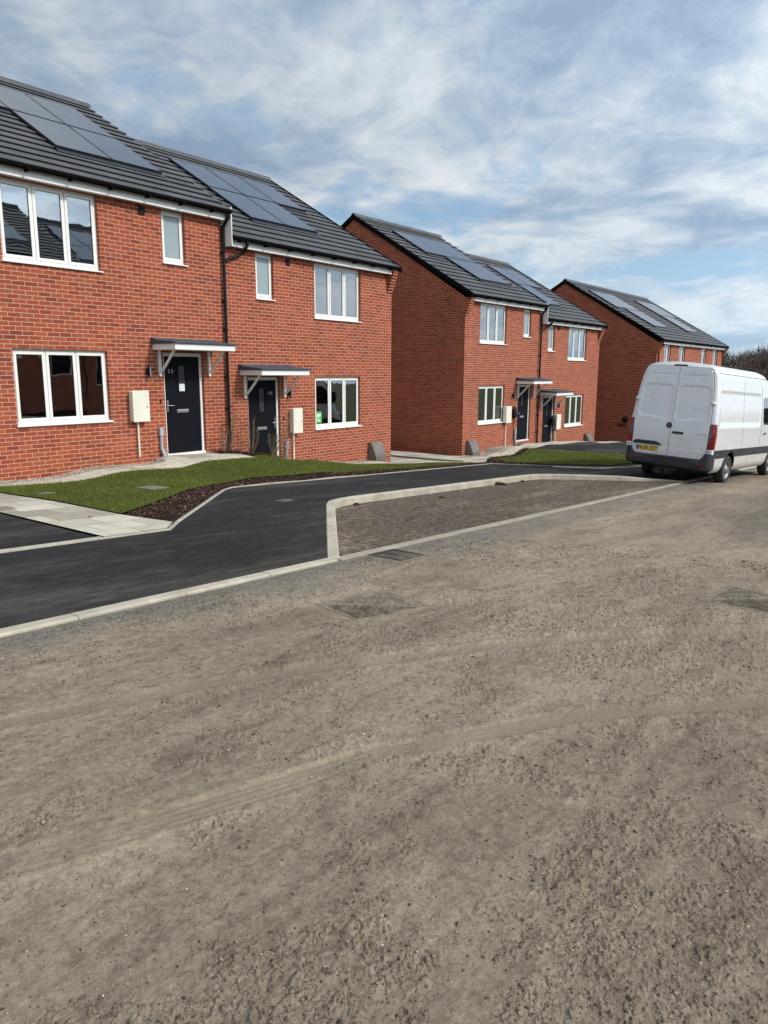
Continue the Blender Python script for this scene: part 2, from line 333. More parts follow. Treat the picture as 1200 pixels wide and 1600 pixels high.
# ------------------------------------------------------------------ mesh helpers
def link(o, parent=None):
    COL.objects.link(o)
    if parent is not None: o.parent = parent
    return o
def tag(o, label=None, cat=None, group=None, kind=None):
    if label: o['label'] = label
    if cat: o['category'] = cat
    if group: o['group'] = group
    if kind: o['kind'] = kind
    return o
def empty(name, loc=(0,0,0), rotz=0.0):
    o = bpy.data.objects.new(name, None); COL.objects.link(o); o.location = loc; o.rotation_euler = (0,0,rotz); o.empty_display_size = 0.3
    return o

class MB:
    def __init__(s): s.v = []; s.f = []
    def add(s, vs, fs):
        b = len(s.v); s.v += [tuple(p) for p in vs]; s.f += [tuple(b+i for i in f) for f in fs]; return s
    def box(s, x0, x1, y0, y1, z0, z1):
        if x0 > x1: x0, x1 = x1, x0
        if y0 > y1: y0, y1 = y1, y0
        if z0 > z1: z0, z1 = z1, z0
        return s.add([(x0,y0,z0),(x1,y0,z0),(x1,y1,z0),(x0,y1,z0),(x0,y0,z1),(x1,y0,z1),(x1,y1,z1),(x0,y1,z1)],
                     [(0,3,2,1),(4,5,6,7),(0,1,5,4),(1,2,6,5),(2,3,7,6),(3,0,4,7)])
    def prism(s, pts, a, b, axis='x'):
        """2D outline pulled from a to b; axis x: pts=(y,z), y: pts=(x,z), z: pts=(x,y)"""
        mk = {'x': lambda p,t:(t,p[0],p[1]), 'y': lambda p,t:(p[0],t,p[1]), 'z': lambda p,t:(p[0],p[1],t)}[axis]
        n = len(pts); vs = [mk(p,a) for p in pts] + [mk(p,b) for p in pts]
        fs = [tuple(range(n)), tuple(range(2*n-1, n-1, -1))] + [(i, i+n, (i+1)%n+n, (i+1)%n) for i in range(n)]
        return s.add(vs, fs)
    def tube(s, pts, r, n=8, cap=True):
        pts = [Vector(p) for p in pts]; rs = r if isinstance(r, (list,tuple)) else [r]*len(pts)
        rings = []; prev = None
        for i, p in enumerate(pts):
            t = ((pts[min(i+1,len(pts)-1)] - p).normalized() + (p - pts[max(i-1,0)]).normalized()).normalized()
            ref = Vector((0,0,1)) if abs(t.z) < 0.9 else Vector((1,0,0))
            if prev is not None: ref = prev
            a = t.cross(ref).normalized(); b = a.cross(t).normalized(); prev = b
            rings.append([p + (a*math.cos(2*math.pi*k/n) + b*math.sin(2*math.pi*k/n))*rs[i] for k in range(n)])
        vs = [q for rg in rings for q in rg]
        fs = [(i*n+k, i*n+(k+1)%n, (i+1)*n+(k+1)%n, (i+1)*n+k) for i in range(len(pts)-1) for k in range(n)]
        if cap: fs += [tuple(range(n-1,-1,-1)), tuple((len(pts)-1)*n+k for k in range(n))]
        return s.add(vs, fs)
    def lathe(s, prof, n=32, axis='y', c=(0,0,0)):
        """profile (radius, along)"""
        vs = []
        for r, t in prof:
            for k in range(n):
                a = 2*math.pi*k/n; u, w = r*math.cos(a), r*math.sin(a)
                vs.append((c[0]+u, c[1]+t, c[2]+w) if axis == 'y' else (c[0]+t, c[1]+u, c[2]+w) if axis == 'x' else (c[0]+u, c[1]+w, c[2]+t))
        m = len(prof)
        return s.add(vs, [(i*n+k, i*n+(k+1)%n, (i+1)*n+(k+1)%n, (i+1)*n+k) for i in range(m-1) for k in range(n)])
    def build(s, name, mat, parent=None, bevel=0.0, smooth=False, uv=None, recalc=True):
        me = bpy.data.meshes.new(name); me.from_pydata(s.v, [], s.f); me.update()
        if recalc:
            bm = bmesh.new(); bm.from_mesh(me); bmesh.ops.recalc_face_normals(bm, faces=bm.faces); bm.to_mesh(me); bm.free()
        if smooth: me.polygons.foreach_set('use_smooth', [True]*len(me.polygons))
        if uv:
            lay = me.uv_layers.new(name='UVMap')
            for p in me.polygons:
                n = p.normal
                for li in p.loop_indices:
                    co = me.vertices[me.loops[li].vertex_index].co
                    if uv == 'wall':
                        if abs(n.z) > 0.8: q = (co.x, co.y)
                        elif abs(n.x) > abs(n.y): q = (co.y, co.z)
                        else: q = (co.x, co.z)
                    else: q = (co.x, math.hypot(co.y - uv[0], co.z - uv[1]))
                    lay.data[li].uv = q
        me.materials.append(mat)
        o = bpy.data.objects.new(name, me); link(o, parent)
        if bevel:
            b = o.modifiers.new('bevel', 'BEVEL'); b.width = bevel; b.segments = 2; b.limit_method = 'ANGLE'
        return o

def clip_cell(poly, x0, x1, y0, y1):
    def cl(P, ins, cut):
        out = []
        for i in range(len(P)):
            a, b = P[i], P[(i+1) % len(P)]; ia, ib = ins(a), ins(b)
            if ia: out.append(a)
            if ia != ib: out.append(cut(a, b))
        return out
    cx = lambda X: (lambda a, b: (X, a[1] + (b[1]-a[1])*(X-a[0])/(b[0]-a[0])))
    cy = lambda Y: (lambda a, b: (a[0] + (b[0]-a[0])*(Y-a[1])/(b[1]-a[1]), Y))
    for ins, cut in ((lambda p: p[0] >= x0, cx(x0)), (lambda p: p[0] <= x1, cx(x1)), (lambda p: p[1] >= y0, cy(y0)), (lambda p: p[1] <= y1, cy(y1))):
        poly = cl(poly, ins, cut)
        if len(poly) < 3: return []
    return poly
def poly_grid(poly, step):
    xs = [p[0] for p in poly]; ys = [p[1] for p in poly]
    vs, fs, idx = [], [], {}
    for i in range(math.floor(min(xs)/step), math.ceil(max(xs)/step)):
        for j in range(math.floor(min(ys)/step), math.ceil(max(ys)/step)):
            c = clip_cell(poly, i*step, (i+1)*step, j*step, (j+1)*step)
            f = []
            for p in c:
                k = (round(p[0], 5), round(p[1], 5))
                if k not in idx: idx[k] = len(vs); vs.append(k)
                if not f or f[-1] != idx[k]: f.append(idx[k])
            if len(f) > 1 and f[0] == f[-1]: f.pop()
            if len(set(f)) >= 3 and len(set(f)) == len(f): fs.append(tuple(f))
    return vs, fs
def drape(name, poly, step, hf, mat, lift=0.0, label=None, cat=None, kind='structure'):
    vs, fs = poly_grid(poly, step)
    m = MB(); m.v = [(*uv2w(u, v), hf(u, v) + lift) for u, v in vs]; m.f = fs
    o = m.build(name, mat)
    if label: tag(o, label, cat)
    o['kind'] = kind
    if o.data.polygons and sum(p.normal.z for p in o.data.polygons) < 0: o.data.flip_normals()
    return o
def inside(poly, x, y):
    r = False; n = len(poly)
    for i in range(n):
        (x1,y1),(x2,y2) = poly[i], poly[(i+1) % n]
        if (y1 > y) != (y2 > y) and x < (x2-x1)*(y-y1)/(y2-y1)+x1: r = not r
    return r
def sample_in(poly, n):
    xs = [p[0] for p in poly]; ys = [p[1] for p in poly]; out = []
    while len(out) < n:
        x, y = random.uniform(min(xs), max(xs)), random.uniform(min(ys), max(ys))
        if inside(poly, x, y): out.append((x, y))
    return out
def fast_mesh(name, V, F, mat, k):
    """V (N,3) float array, F (M,k) int array"""
    me = bpy.data.meshes.new(name)
    me.vertices.add(len(V)); me.vertices.foreach_set('co', V.astype(np.float32).ravel())
    me.loops.add(F.size); me.loops.foreach_set('vertex_index', F.astype(np.int32).ravel())
    me.polygons.add(len(F)); me.polygons.foreach_set('loop_start', np.arange(0, F.size, k, dtype=np.int32))
    me.update(calc_edges=True); me.validate(); me.materials.append(mat)
    return link(bpy.data.objects.new(name, me))
def scatter(name, pos, tv, tf, scales, mat, tilt=1.0, squash=None):
    """many small copies of a template joined into one mesh"""
    n = len(pos); tv = np.array(tv, float); tf = np.array(tf, int)
    pos = np.array(pos, float); sc = np.array(scales, float)
    if sc.ndim == 1: sc = np.repeat(sc[:,None], 3, 1)
    ang = RNG.uniform(0, 2*np.pi, n); tx = RNG.uniform(-tilt, tilt, n); ty = RNG.uniform(-tilt, tilt, n)
    V = tv[None]*sc[:,None,:]
    V = V*(1 + 0.0*RNG.normal(size=V.shape))
    ca, sa = np.cos(tx)[:,None], np.sin(tx)[:,None]; y = V[...,1]*ca - V[...,2]*sa; z = V[...,1]*sa + V[...,2]*ca; V[...,1] = y; V[...,2] = z
    ca, sa = np.cos(ty)[:,None], np.sin(ty)[:,None]; x = V[...,0]*ca + V[...,2]*sa; z = -V[...,0]*sa + V[...,2]*ca; V[...,0] = x; V[...,2] = z
    ca, sa = np.cos(ang)[:,None], np.sin(ang)[:,None]; x = V[...,0]*ca - V[...,1]*sa; y = V[...,0]*sa + V[...,1]*ca; V[...,0] = x; V[...,1] = y
    V += pos[:,None,:]
    F = tf[None] + (np.arange(n)*len(tv))[:,None,None]
    return fast_mesh(name, V.reshape(-1,3), F.reshape(-1, tf.shape[1]), mat, tf.shape[1])
OCT_V = [(1,0,0),(-.9,.15,0),(0.1,1,0.1),(-.1,-1,0),(0.1,0,.8),(0,.1,-.7)]
OCT_F = [(0,2,4),(2,1,4),(1,3,4),(3,0,4),(2,0,5),(1,2,5),(3,1,5),(0,3,5)]
def text_obj(name, body, size, mat, parent, loc, rot, extrude=0.002, sx=1.0, align='CENTER'):
    cu = bpy.data.curves.new(name, 'FONT'); cu.body = body; cu.size = size; cu.extrude = extrude; cu.offset = 0.0015 if name == 'plate_text' else 0.0; cu.align_x = align; cu.align_y = 'CENTER'
    t = bpy.data.objects.new(name, cu); COL.objects.link(t)
    dg = bpy.context.evaluated_depsgraph_get(); dg.update()
    me = bpy.data.meshes.new_from_object(t.evaluated_get(dg)); bpy.data.objects.remove(t)
    me.materials.clear(); me.materials.append(mat)
    o = bpy.data.objects.new(name, me); link(o, parent); o.location = loc; o.rotation_euler = rot; o.scale = (sx, 1, 1)
    return o

# ------------------------------------------------------------------ ground, road, pavement
kerb_in = [(-5.66,-8.0),(-3.12,-5.74),(-2.85,-5.55),(-2.5,-5.44),(-2.1,-5.40),(4.0,-5.38),(4.4,-5.44),(4.75,-5.66),(7.1,-7.98)]
back_edge = [(-16,-5.97),(-6.12,-5.97),(-5.72,-5.60),(-3.2,-3.52),(-2.9,-3.36),(6.2,-3.25),(8.5,-5.97),(34,-5.97)]
base = MB(); bv = []
US = [-400,-120,-60,-30] + list(range(-20, 46, 3)) + [60,90,140,250,700]; VS = [-700,-250,-120,-60,-40,-25,-14,-8.5,-6.5,-5,-3.5,-2,-1,0,1,3,5,8,14,25,45,90,180,400,900]
for u in US:
    for v in VS:
        z = PL(u if u > -30 else -30) - 0.12
        if v > 25: z += -0.01*(v-25) if v < 90 else -0.65
        bv.append((*uv2w(u, v), z))
nv = len(VS)
base.add(bv, [(i*nv+j, (i+1)*nv+j, (i+1)*nv+j+1, i*nv+j+1) for i in range(len(US)-1) for j in range(nv-1)])
tag(base.build('ground', EARTH), kind='structure')

# the road: a fine sheet near the camera, carrying the lumps and tyre marks as real relief
TR = [[(-11.2,-10.15),(-10.2,-10.46),(-9.56,-10.66),(-8.69,-10.93),(-7.68,-11.44),(-6.78,-12.2),(-6.2,-12.9)],
      [(-10.6,-9.15),(-9.67,-9.36),(-8.76,-9.65),(-8.06,-9.97),(-6.86,-10.64),(-6.02,-11.23),(-5.2,-11.95)]]
def track_dist(U, V):
    best = np.full(U.shape, 9.0)
    for ti, t in enumerate(TR):
        for (a, b), (c, d) in zip(t[:-1], t[1:]):
            L2 = (c-a)**2 + (d-b)**2; s = np.clip(((U-a)*(c-a) + (V-b)*(d-b))/L2, 0, 1)
            px, py = a + s*(c-a), b + s*(d-b); dd = np.hypot(U-px, V-py)
            sg = np.sign((c-a)*(V-py) - (d-b)*(U-px)); dd = dd*np.where(sg == 0, 1, sg)
            best = np.where(np.abs(dd) < np.abs(best), dd, best)
    return best
def vnoise(x, y, seed=0):
    xi, yi = np.floor(x).astype(np.int64), np.floor(y).astype(np.int64); fx, fy = x-xi, y-yi
    fx = fx*fx*(3-2*fx); fy = fy*fy*(3-2*fy)
    def h(a, b):
        k = (a*374761393 + b*668265263 + seed*2147483647) & 0xffffffff
        k = ((k ^ (k >> 13))*1274126177) & 0xffffffff
        return ((k ^ (k >> 16)) & 0xffff)/65535.0
    return (h(xi,yi)*(1-fx) + h(xi+1,yi)*fx)*(1-fy) + (h(xi,yi+1)*(1-fx) + h(xi+1,yi+1)*fx)*fy
def fbm(x, y, o=4, seed=0, r=0.5):
    s, a, t = 0.0, 1.0, 0.0
    for i in range(o): s = s + a*vnoise(x*2**i, y*2**i, seed+i*7); t += a; a *= r
    return s/t
def worley(x, y, seed=0):
    xi, yi = np.floor(x).astype(np.int64), np.floor(y).astype(np.int64)
    f1 = np.full(x.shape, 9.0); f2 = np.full(x.shape, 9.0); cid = np.zeros(x.shape)
    def h(a, b, q):
        k = (a*374761393 + b*668265263 + (seed*31+q)*974711) & 0xffffffff
        k = ((k ^ (k >> 13))*1274126177) & 0xffffffff
        return ((k ^ (k >> 16)) & 0xffff)/65535.0
    for dx in (-1, 0, 1):
        for dy in (-1, 0, 1):
            a, b = xi+dx, yi+dy; d = np.hypot(a + h(a,b,1) - x, b + h(a,b,2) - y); r = h(a,b,3)
            new = d < f1
            f2 = np.where(new, f1, np.minimum(f2, d)); cid = np.where(new, r, cid); f1 = np.where(new, d, f1)
    return f1, f2, cid
IRONS = [(-6.70,-9.33,.50,.42), (-4.2,-11.6,.50,.42), (-4.96,-8.29,.26,.26)]
def drifts(U, V):
    """where the crumbled mud lies: broad drifts, torn up, and drawn out along the street"""
    a = fbm(U*0.9+3, V*1.3, 4, 21); b = fbm(U*2.6, V*3.6, 3, 23); c = fbm(U*9, V*11, 3, 25)
    return np.clip((0.42*a + 0.30*b + 0.28*c - 0.475)/0.06, 0, 1)
def road_relief(U, V):
    wx = U + 0.030*(fbm(U*22, V*22, 3, 3)-.5)*2; wy = V + 0.030*(fbm(U*22+9, V*22, 3, 8)-.5)*2
    dr = drifts(U, V)
    f1, f2, c = worley(wx*38, wy*44, 1); z = dr*(c > .45)*(.25+.75*c)*np.clip((f2-f1)/.28, 0, 1)*(1-.55*np.clip((f2-f1)/.8-.3, 0, 1))*.0075
    f1, f2, c = worley(wx*75+7, wy*80, 2); z += (.38+.62*dr)*(c > .55)*c*np.clip((f2-f1)/.35, 0, 1)*.0042
    rid = 1 - np.abs(2*fbm(wx*24, wy*26, 2, 31) - 1); z += dr*np.clip(rid-.86, 0, 1)*.038
    z += (fbm(U*40, V*40, 3, 51)-0.5)*0.0045 + (fbm(U*2, V*2, 3, 61)-0.5)*0.014
    d = track_dist(U, V); a = np.abs(d); wd = 0.075
    m = np.clip((wd-a)/0.02, 0, 1)*np.clip((fbm(U*1.6, V*1.6, 3, 71)-0.36)/0.18, 0.25, 1)
    rib = np.cos(d/0.038*2*np.pi)*0.0030 - 0.0075 + (fbm(U*30, V*30, 2, 81)-.5)*.003
    lip = np.exp(-((a-wd-0.02)/0.02)**2)*0.005
    global LAST_TRACK; LAST_TRACK = m
    z = z*(1-0.95*m) + rib*m + lip*np.clip(1.3-m, 0, 1)
    z = np.maximum(z, -.011) + .011
    for (u, v, rx, ry) in IRONS:
        z *= np.clip(np.maximum(np.abs(U-u)/rx, np.abs(V-v)/ry)/.25 - 3.4, 0, 1)
    return z*np.clip((-8.10 - V)/0.15, 0, 1)
# rings spread out from where one stands, so that the grain of the mud is finest underfoot
cu0, cv0 = w2uv(0, 0)
rr_ = [0.9]
while rr_[-1] < 9.6: rr_.append(rr_[-1] + max(.0030, .00125*rr_[-1]**2))
RR, AA = np.meshgrid(np.array(rr_), np.linspace(math.radians(-42), math.radians(42), 900), indexing='ij')
WX, WY = RR*np.sin(AA), RR*np.cos(AA); GU = (WX-OX)*DU[0] + (WY-OY)*DU[1]; GV = (WX-OX)*DV[0] + (WY-OY)*DV[1]
tap = np.clip((RR-.9)/.3, 0, 1)*np.clip((9.5-RR)/1.5, 0, 1)*np.clip((math.radians(42)-np.abs(AA))/.06, 0, 1)
GZ = (-1.6 - 0.0517*(GU+11.2) + EYE) + road_relief(GU, GV)*tap
VX = np.stack([WX, WY, GZ], -1).reshape(-1,3); a, b = WX.shape; I = np.arange(a*b).reshape(a, b)
FQ = np.stack([I[:-1,:-1], I[1:,:-1], I[1:,1:], I[:-1,1:]], -1).reshape(-1,4)
FQ = FQ[(GV.reshape(-1)[FQ] < -8.0).any(1)]
FQ = FQ[:, ::-1]
road_relief(GU, GV); ro = fast_mesh('road', VX, FQ, MUD, 4); at_ = ro.data.attributes.new('track', 'FLOAT', 'POINT'); at_.data.foreach_set('value', (LAST_TRACK*tap).astype(np.float32).ravel()); ro.data.polygons.foreach_set('use_smooth', [True]*len(FQ))
ro['kind'] = 'structure'
def road_piece(poly):
    vs, fs = poly_grid(poly, 1.0); m = MB(); m.v = [(*uv2w(u, v), PL(u)-.006) for u, v in vs]; m.f = fs
    o = m.build('road', MUD); o['kind'] = 'structure'
    if sum(p.normal.z for p in o.data.polygons) < 0: o.data.flip_normals()
road_piece([(-40,-16),(-40,-8.0),(60,-8.0),(60,-16)])
bay_poly = [(-5.66,-7.95)] + kerb_in[1:-1] + [(7.1,-7.95)]
drape('parking_bay', bay_poly, 0.5, RD, BAY, 0.006, 'dark gritty unfinished parking bay inside the kerb', 'parking bay')
pav = [(-16,-7.96),(-5.66,-7.96)] + kerb_in[1:-1] + [(7.1,-7.96),(34,-7.96)] + back_edge[::-1]
drape('pavement', pav, 0.4, PV, TARM)

def strip(name, line, hw, hfs, lo, mat, joint=0.915, label=None, cat=None, bev=0.012):
    """a concrete strip along a line in (U,V): cut into units with fine joints; hfs(u,v) is its top"""
    m = MB(); pts = [Vector(p) for p in line]
    nrm = []
    for i, p in enumerate(pts):
        t = (pts[min(i+1,len(pts)-1)] - pts[max(i-1,0)]).normalized(); nrm.append(Vector((-t.y, t.x)))
        if 0 < i < len(pts)-1:
            t1 = (pts[i]-pts[i-1]).normalized(); nrm[-1] = nrm[-1]/max(0.6, abs(nrm[-1].dot(Vector((-t1.y, t1.x)))))
    for i in range(len(pts)-1):
        a, b, na, nb = pts[i], pts[i+1], nrm[i], nrm[i+1]; L = (b-a).length; k = max(1, round(L/joint))
        for j in range(k):
            t0 = j/k + (0.003/L if j else 0); t1 = (j+1)/k - 0.003/L
            q = []
            for t in (t0, t1):
                c = a.lerp(b, t); n = na.lerp(nb, t); z = hfs(c.x, c.y) + random.uniform(-.0015,.0015)
                prof = [(-hw, z-lo), (-hw, z-bev), (-hw+bev, z), (hw-bev, z), (hw, z-bev), (hw, z-lo)]
                q += [(*uv2w(c.x+n.x*w, c.y+n.y*w), h) for w, h in prof]
            m.add(q, [(i_, i_+1, i_+7, i_+6) for i_ in range(5)] + [(0,1,2,3,4,5), (11,10,9,8,7,6)])
    o = m.build(name, mat)
    if label: tag(o, label, cat)
    o['kind'] = 'structure'; return o
def kerb_top(u, v): return PL(u) + .026 + .092*ss((v+8.0)/(2.0 if u < 0 else 1.5))
strip('kerb', [(-16,-8.0),(-5.66,-8.0)], .0625, lambda u,v: PL(u)+.026, .2, KERB)
strip('kerb', kerb_in, .064, kerb_top, .25, KERB, 0.9)
strip('kerb', [(-5.60,-8.0),(7.05,-8.0)], .06, lambda u,v: PL(u)+.012, .1, FLUSH, bev=0.004)
strip('kerb', [(7.12,-8.0),(34,-8.0)], .0625, lambda u,v: PL(u)+.024, .2, KERB)
strip('edging', back_edge, .025, lambda u,v: YO(u,v)+.012, .1, EDGE, bev=0.006)

# yard surfaces
yard = [(-16,-5.95),(-6.12,-5.95),(-5.72,-5.58),(-3.2,-3.5),(-2.9,-3.34),(6.2,-3.23),(8.5,-5.95),(34,-5.95),(34,14),(-16,14)]
drape('garden_soil', yard, 0.5, YO, SOIL, -0.03)
drape('driveway', [(-16,-5.92),(-6.95,-5.92),(-6.92,-1.05),(-16,-1.05)], 0.4, YO, TARM, 0.0)
drape('footpath', [(-6.9,-5.92),(-6.12,-5.92),(-5.8,-5.6),(-5.93,-4.8),(-5.95,-1.0),(-6.9,-1.0)], 0.35, YO, SLAB, 0.008)
drape('footpath', [(-16,-1.0),(-16,-.42),(-2.0,-.42),(-2.0,-.01),(-.62,-.01),(-.62,-.42),(-.1,-.62),(.1,-.95),(-.3,-1.02),(-5.9,-1.02)], 0.3, YO, SLAB, 0.012)
drape('footpath', [(.75,-.55),(.9,-.05),(1.7,-.05),(1.75,-.36),(6.25,-.36),(6.25,7),(10.0,7),(10.0,-.42),(12.9,-.42),(13.6,-.3),(17.0,-.3),(17.0,-.5),(27,-.6),(27,-1.35),(16,-1.15),(12.6,-1.1),(9.4,-1.35),(6.3,-3.0),(4.6,-1.75),(2.2,-1.12),(1.2,-.95)], 0.3, YO, SLAB, 0.004)
drape('driveway', [(12.75,-1.32),(16,-1.17),(27,-1.37),(27,-5.9),(15.6,-5.9),(14.6,-4.4),(13.3,-2.7)], 0.4, YO, TARM, 0.01)
drape('driveway', [(7.95,-4.95),(8.6,-5.55),(15.0,-5.55),(15.4,-5.92),(8.55,-5.92),(7.7,-4.97)], 0.3, YO, TARM, 0.006)
strip('edging', [(-16,-5.93),(-6.95,-5.93)], .02, lambda u,v: YO(u,v)+.014, .1, EDGE, bev=0.004)
strip('edging', [(-5.93,-5.72),(-5.95,-4.8),(-5.95,-1.05)], .02, lambda u,v: YO(u,v)+.006, .1, EDGE, bev=0.004)
strip('edging', [(12.72,-1.32),(13.27,-2.7),(14.6,-4.4),(15.0,-5.5)], .025, lambda u,v: YO(u,v)+.012, .1, EDGE, bev=0.004)
strip('edging', [(7.0,-4.65),(7.65,-5.65),(11.5,-6.35)], .07, lambda u,v: PV(u,v)+.006, .1, KERB, bev=0.004)
lawnA = [(-5.92,-4.75),(-5.0,-4.15),(-3.75,-3.32),(-3.0,-2.95),(-1.9,-2.76),(3.2,-2.86),(6.0,-2.98),(4.5,-1.82),(3.2,-1.42),(2.1,-1.18),(1.15,-1.0),(.75,-.62),(.25,-.62),(.0,-.82),(.02,-1.0),(-.3,-1.05),(-5.92,-1.04)]
lawnB = [(6.75,-3.38),(9.5,-1.62),(12.5,-1.34),(12.7,-1.45),(13.15,-2.7),(14.45,-4.4),(14.9,-5.5),(8.6,-5.5),(7.9,-4.75)]
drape('lawn', lawnA, 0.3, YO, TURF, 0.02)
drape('lawn', lawnB, 0.35, YO, TURF, 0.02)

def blades(name, poly, n, h0, h1, wd):
    pts = sample_in(poly, n); tv = [(-.5,0,0),(.5,0,0),(.08,.35,1)]
    pos = [(*uv2w(u, v), YO(u, v)+.018) for u, v in pts]
    sc = np.stack([RNG.uniform(wd*.7, wd*1.4, n), RNG.uniform(h0, h1, n), RNG.uniform(h0, h1, n)], 1)
    o = scatter(name, pos, tv, [(0,1,2)], sc, GRASS, 0.45)
    o['kind'] = 'stuff'; return o
tag(blades('grass', lawnA, 52000, .018, .045, .007), 'short green grass of the front lawn by the two nearest doors', 'grass')
tag(blades('grass', lawnB, 30000, .02, .05, .009), 'short green grass of the lawn beyond the parking bay', 'grass')

CHV = [(-1,-.35,-.12),(1,-.25,-.1),(.9,.3,-.12),(-.8,.35,-.1),(-.9,-.3,.14),(.95,-.2,.1),(.8,.28,.15),(-.85,.3,.1)]
CHF = [(0,3,2,1),(4,5,6,7),(0,1,5,4),(1,2,6,5),(2,3,7,6),(3,0,4,7)]
def chips(name, poly, n, label, big=1.0, pile=.03):
    pts = sample_in(poly, n); pos = [(*uv2w(u, v), YO(u, v) + random.uniform(-.005, pile)) for u, v in pts]
    sc = RNG.uniform(.010, .030, (n,1))*np.array([[1,1,.8]])*big*RNG.uniform(.6,1.3,(n,3))
    return tag(scatter(name, pos, CHV, CHF, sc, CHIP, 0.7), label, 'bark mulch', None, 'stuff')
mulA = [(-5.9,-4.8),(-5.0,-4.2),(-3.75,-3.37),(-3.0,-3.0),(-1.9,-2.8),(3.2,-2.9),(6.2,-3.0),(6.35,-3.2),(-2.9,-3.31),(-3.22,-3.46),(-5.74,-5.54)]
chips('bark_mulch', mulA, 9000, 'dark brown bark mulch along the edge of the near lawn')
mulB = [(6.3,-3.28),(6.9,-3.32),(9.5,-1.58),(12.5,-1.3),(12.5,-1.14),(9.5,-1.38),(6.5,-3.0)]
chips('bark_mulch', mulB, 2600, 'dark turned soil and mulch along the sloping path edge', 1.5, .06)
mulB2 = [(6.3,-3.4),(6.9,-3.4),(8.1,-4.85),(8.9,-5.6),(8.55,-5.7),(7.75,-4.9)]
chips('bark_mulch', mulB2, 900, 'crumbled dark soil where the far lawn meets the pavement', 1.5, .05)
bed = [(-.55,-.08),(-.5,-.42),(-.08,-.58),(.1,-.8),(.5,-.6),(.8,-.45),(.62,-.05)]
chips('bark_mulch', bed, 1600, 'dark bark mulch in the small bed between the two near doors', 1.0, .06)

def gravel(poly, n, label):
    pts = sample_in(poly, n); pos = [(*uv2w(u, v), YO(u, v) + random.uniform(-.004, .012)) for u, v in pts]
    sc = RNG.uniform(.008, .019, (n,1))*RNG.uniform(.6,1.25,(n,3))
    tag(scatter('gravel', pos, OCT_V, OCT_F, sc, STONE, 1.0), label, 'gravel', None, 'stuff')
gravel([(-9,-.42),(-9,-.02),(-2.0,-.02),(-2.0,-.42)], 9000, 'pale gravel strip under the ground floor window of the nearest house')
gravel([(1.75,-.36),(1.75,-.02),(6.1,-.02),(6.1,-.36)], 4500, 'pale gravel strip at the foot of the second house')
gravel([(10.1,-.42),(10.1,.12),(13.6,.05),(13.6,-.3),(12.9,-.42)], 4200, 'pale gravel strip at the foot of the third house')
drape('gravel_bed', [(-16,-.41),(-16,.3),(-1.9,.3),(-1.9,-.41)], 0.4, YO, FLUSH, -0.004)
drape('gravel_bed', [(1.75,-.35),(1.75,.3),(6.2,.3),(6.2,-.35)], 0.4, YO, FLUSH, -0.004)
drape('gravel_bed', [(10.05,-.41),(10.05,.4),(13.6,.3),(13.6,-.29),(12.9,-.41)], 0.4, YO, FLUSH, -0.004)

# crumbs of dried mud over the near road, in the same drifts as the relief
n0 = 150000
cr_ = RNG.uniform(1.0, 9.0, n0); ca_ = RNG.uniform(-.72, .72, n0); wx, wy = cr_*np.sin(ca_), cr_*np.cos(ca_)
cu = (wx-OX)*DU[0] + (wy-OY)*DU[1]; cv = (wx-OX)*DV[0] + (wy-OY)*DV[1]
keep = (RNG.uniform(0, 1, n0) < .22 + .75*drifts(cu, cv)) & (cv < -8.15) & ((np.abs(track_dist(cu, cv)) > .15) | (RNG.uniform(0, 1, n0) < .1))
cu, cv, wx, wy = cu[keep], cv[keep], wx[keep], wy[keep]
pos = np.stack([wx, wy, (-1.6 - 0.0517*(cu+11.2) + EYE) + road_relief(cu, cv)], 1)
sz = (np.abs(RNG.normal(0, .0023, len(cu))) + .0012)*(.75 + .09*np.hypot(wx, wy))
sc = sz[:,None]*RNG.uniform(.5, 1.7, (len(cu),3))*np.array([[1,1,.7]])
tag(scatter('mud_crumbs', pos, OCT_V, OCT_F, sc, CRUMB, 0.6), 'crumbs of dried mud and grit strewn over the muddy road', 'mud crumbs', None, 'stuff')
# a few dark clods lying against the bay kerb, and a pebble on the path
def clod(u, v, z, r, label, mat=SOIL, name='soil_clod', cat='clod'):
    bm = bmesh.new(); bmesh.ops.create_icosphere(bm, subdivisions=3, radius=r)
    for p in bm.verts:
        k = 1 + 0.9*(noise.noise(p.co*(2.6/r) + Vector((u*3, v*3, 0)))); p.co = Vector((p.co.x*k*2.2, p.co.y*k, p.co.z*k*.7))
    me = bpy.data.meshes.new(name); bm.to_mesh(me); bm.free(); me.materials.append(mat)
    o = link(bpy.data.objects.new(name, me)); o.location = (*uv2w(u, v), z + r*.3); o.rotation_euler = (0,0,random.uniform(0,3))
    return tag(o, label, cat)
clod(-2.28,-5.56,PL(-2.28),.035,'dark soil clod in the bay at the left bend of its kerb')
clod(2.45,-5.53,PL(2.45),.06,'largest dark soil clod against the far kerb of the bay')
clod(3.5,-5.53,PL(3.5),.035,'small dark clod near the right end of the bay kerb')
clod(-0.42,-5.95,PL(-.4),.03,'dark curled scrap lying in the bay below its far kerb')
clod(-6.33,-4.72,YO(-6.33,-4.72),.022,'small pinkish stone on the pale slab path', REDB, 'pebble', 'stone')

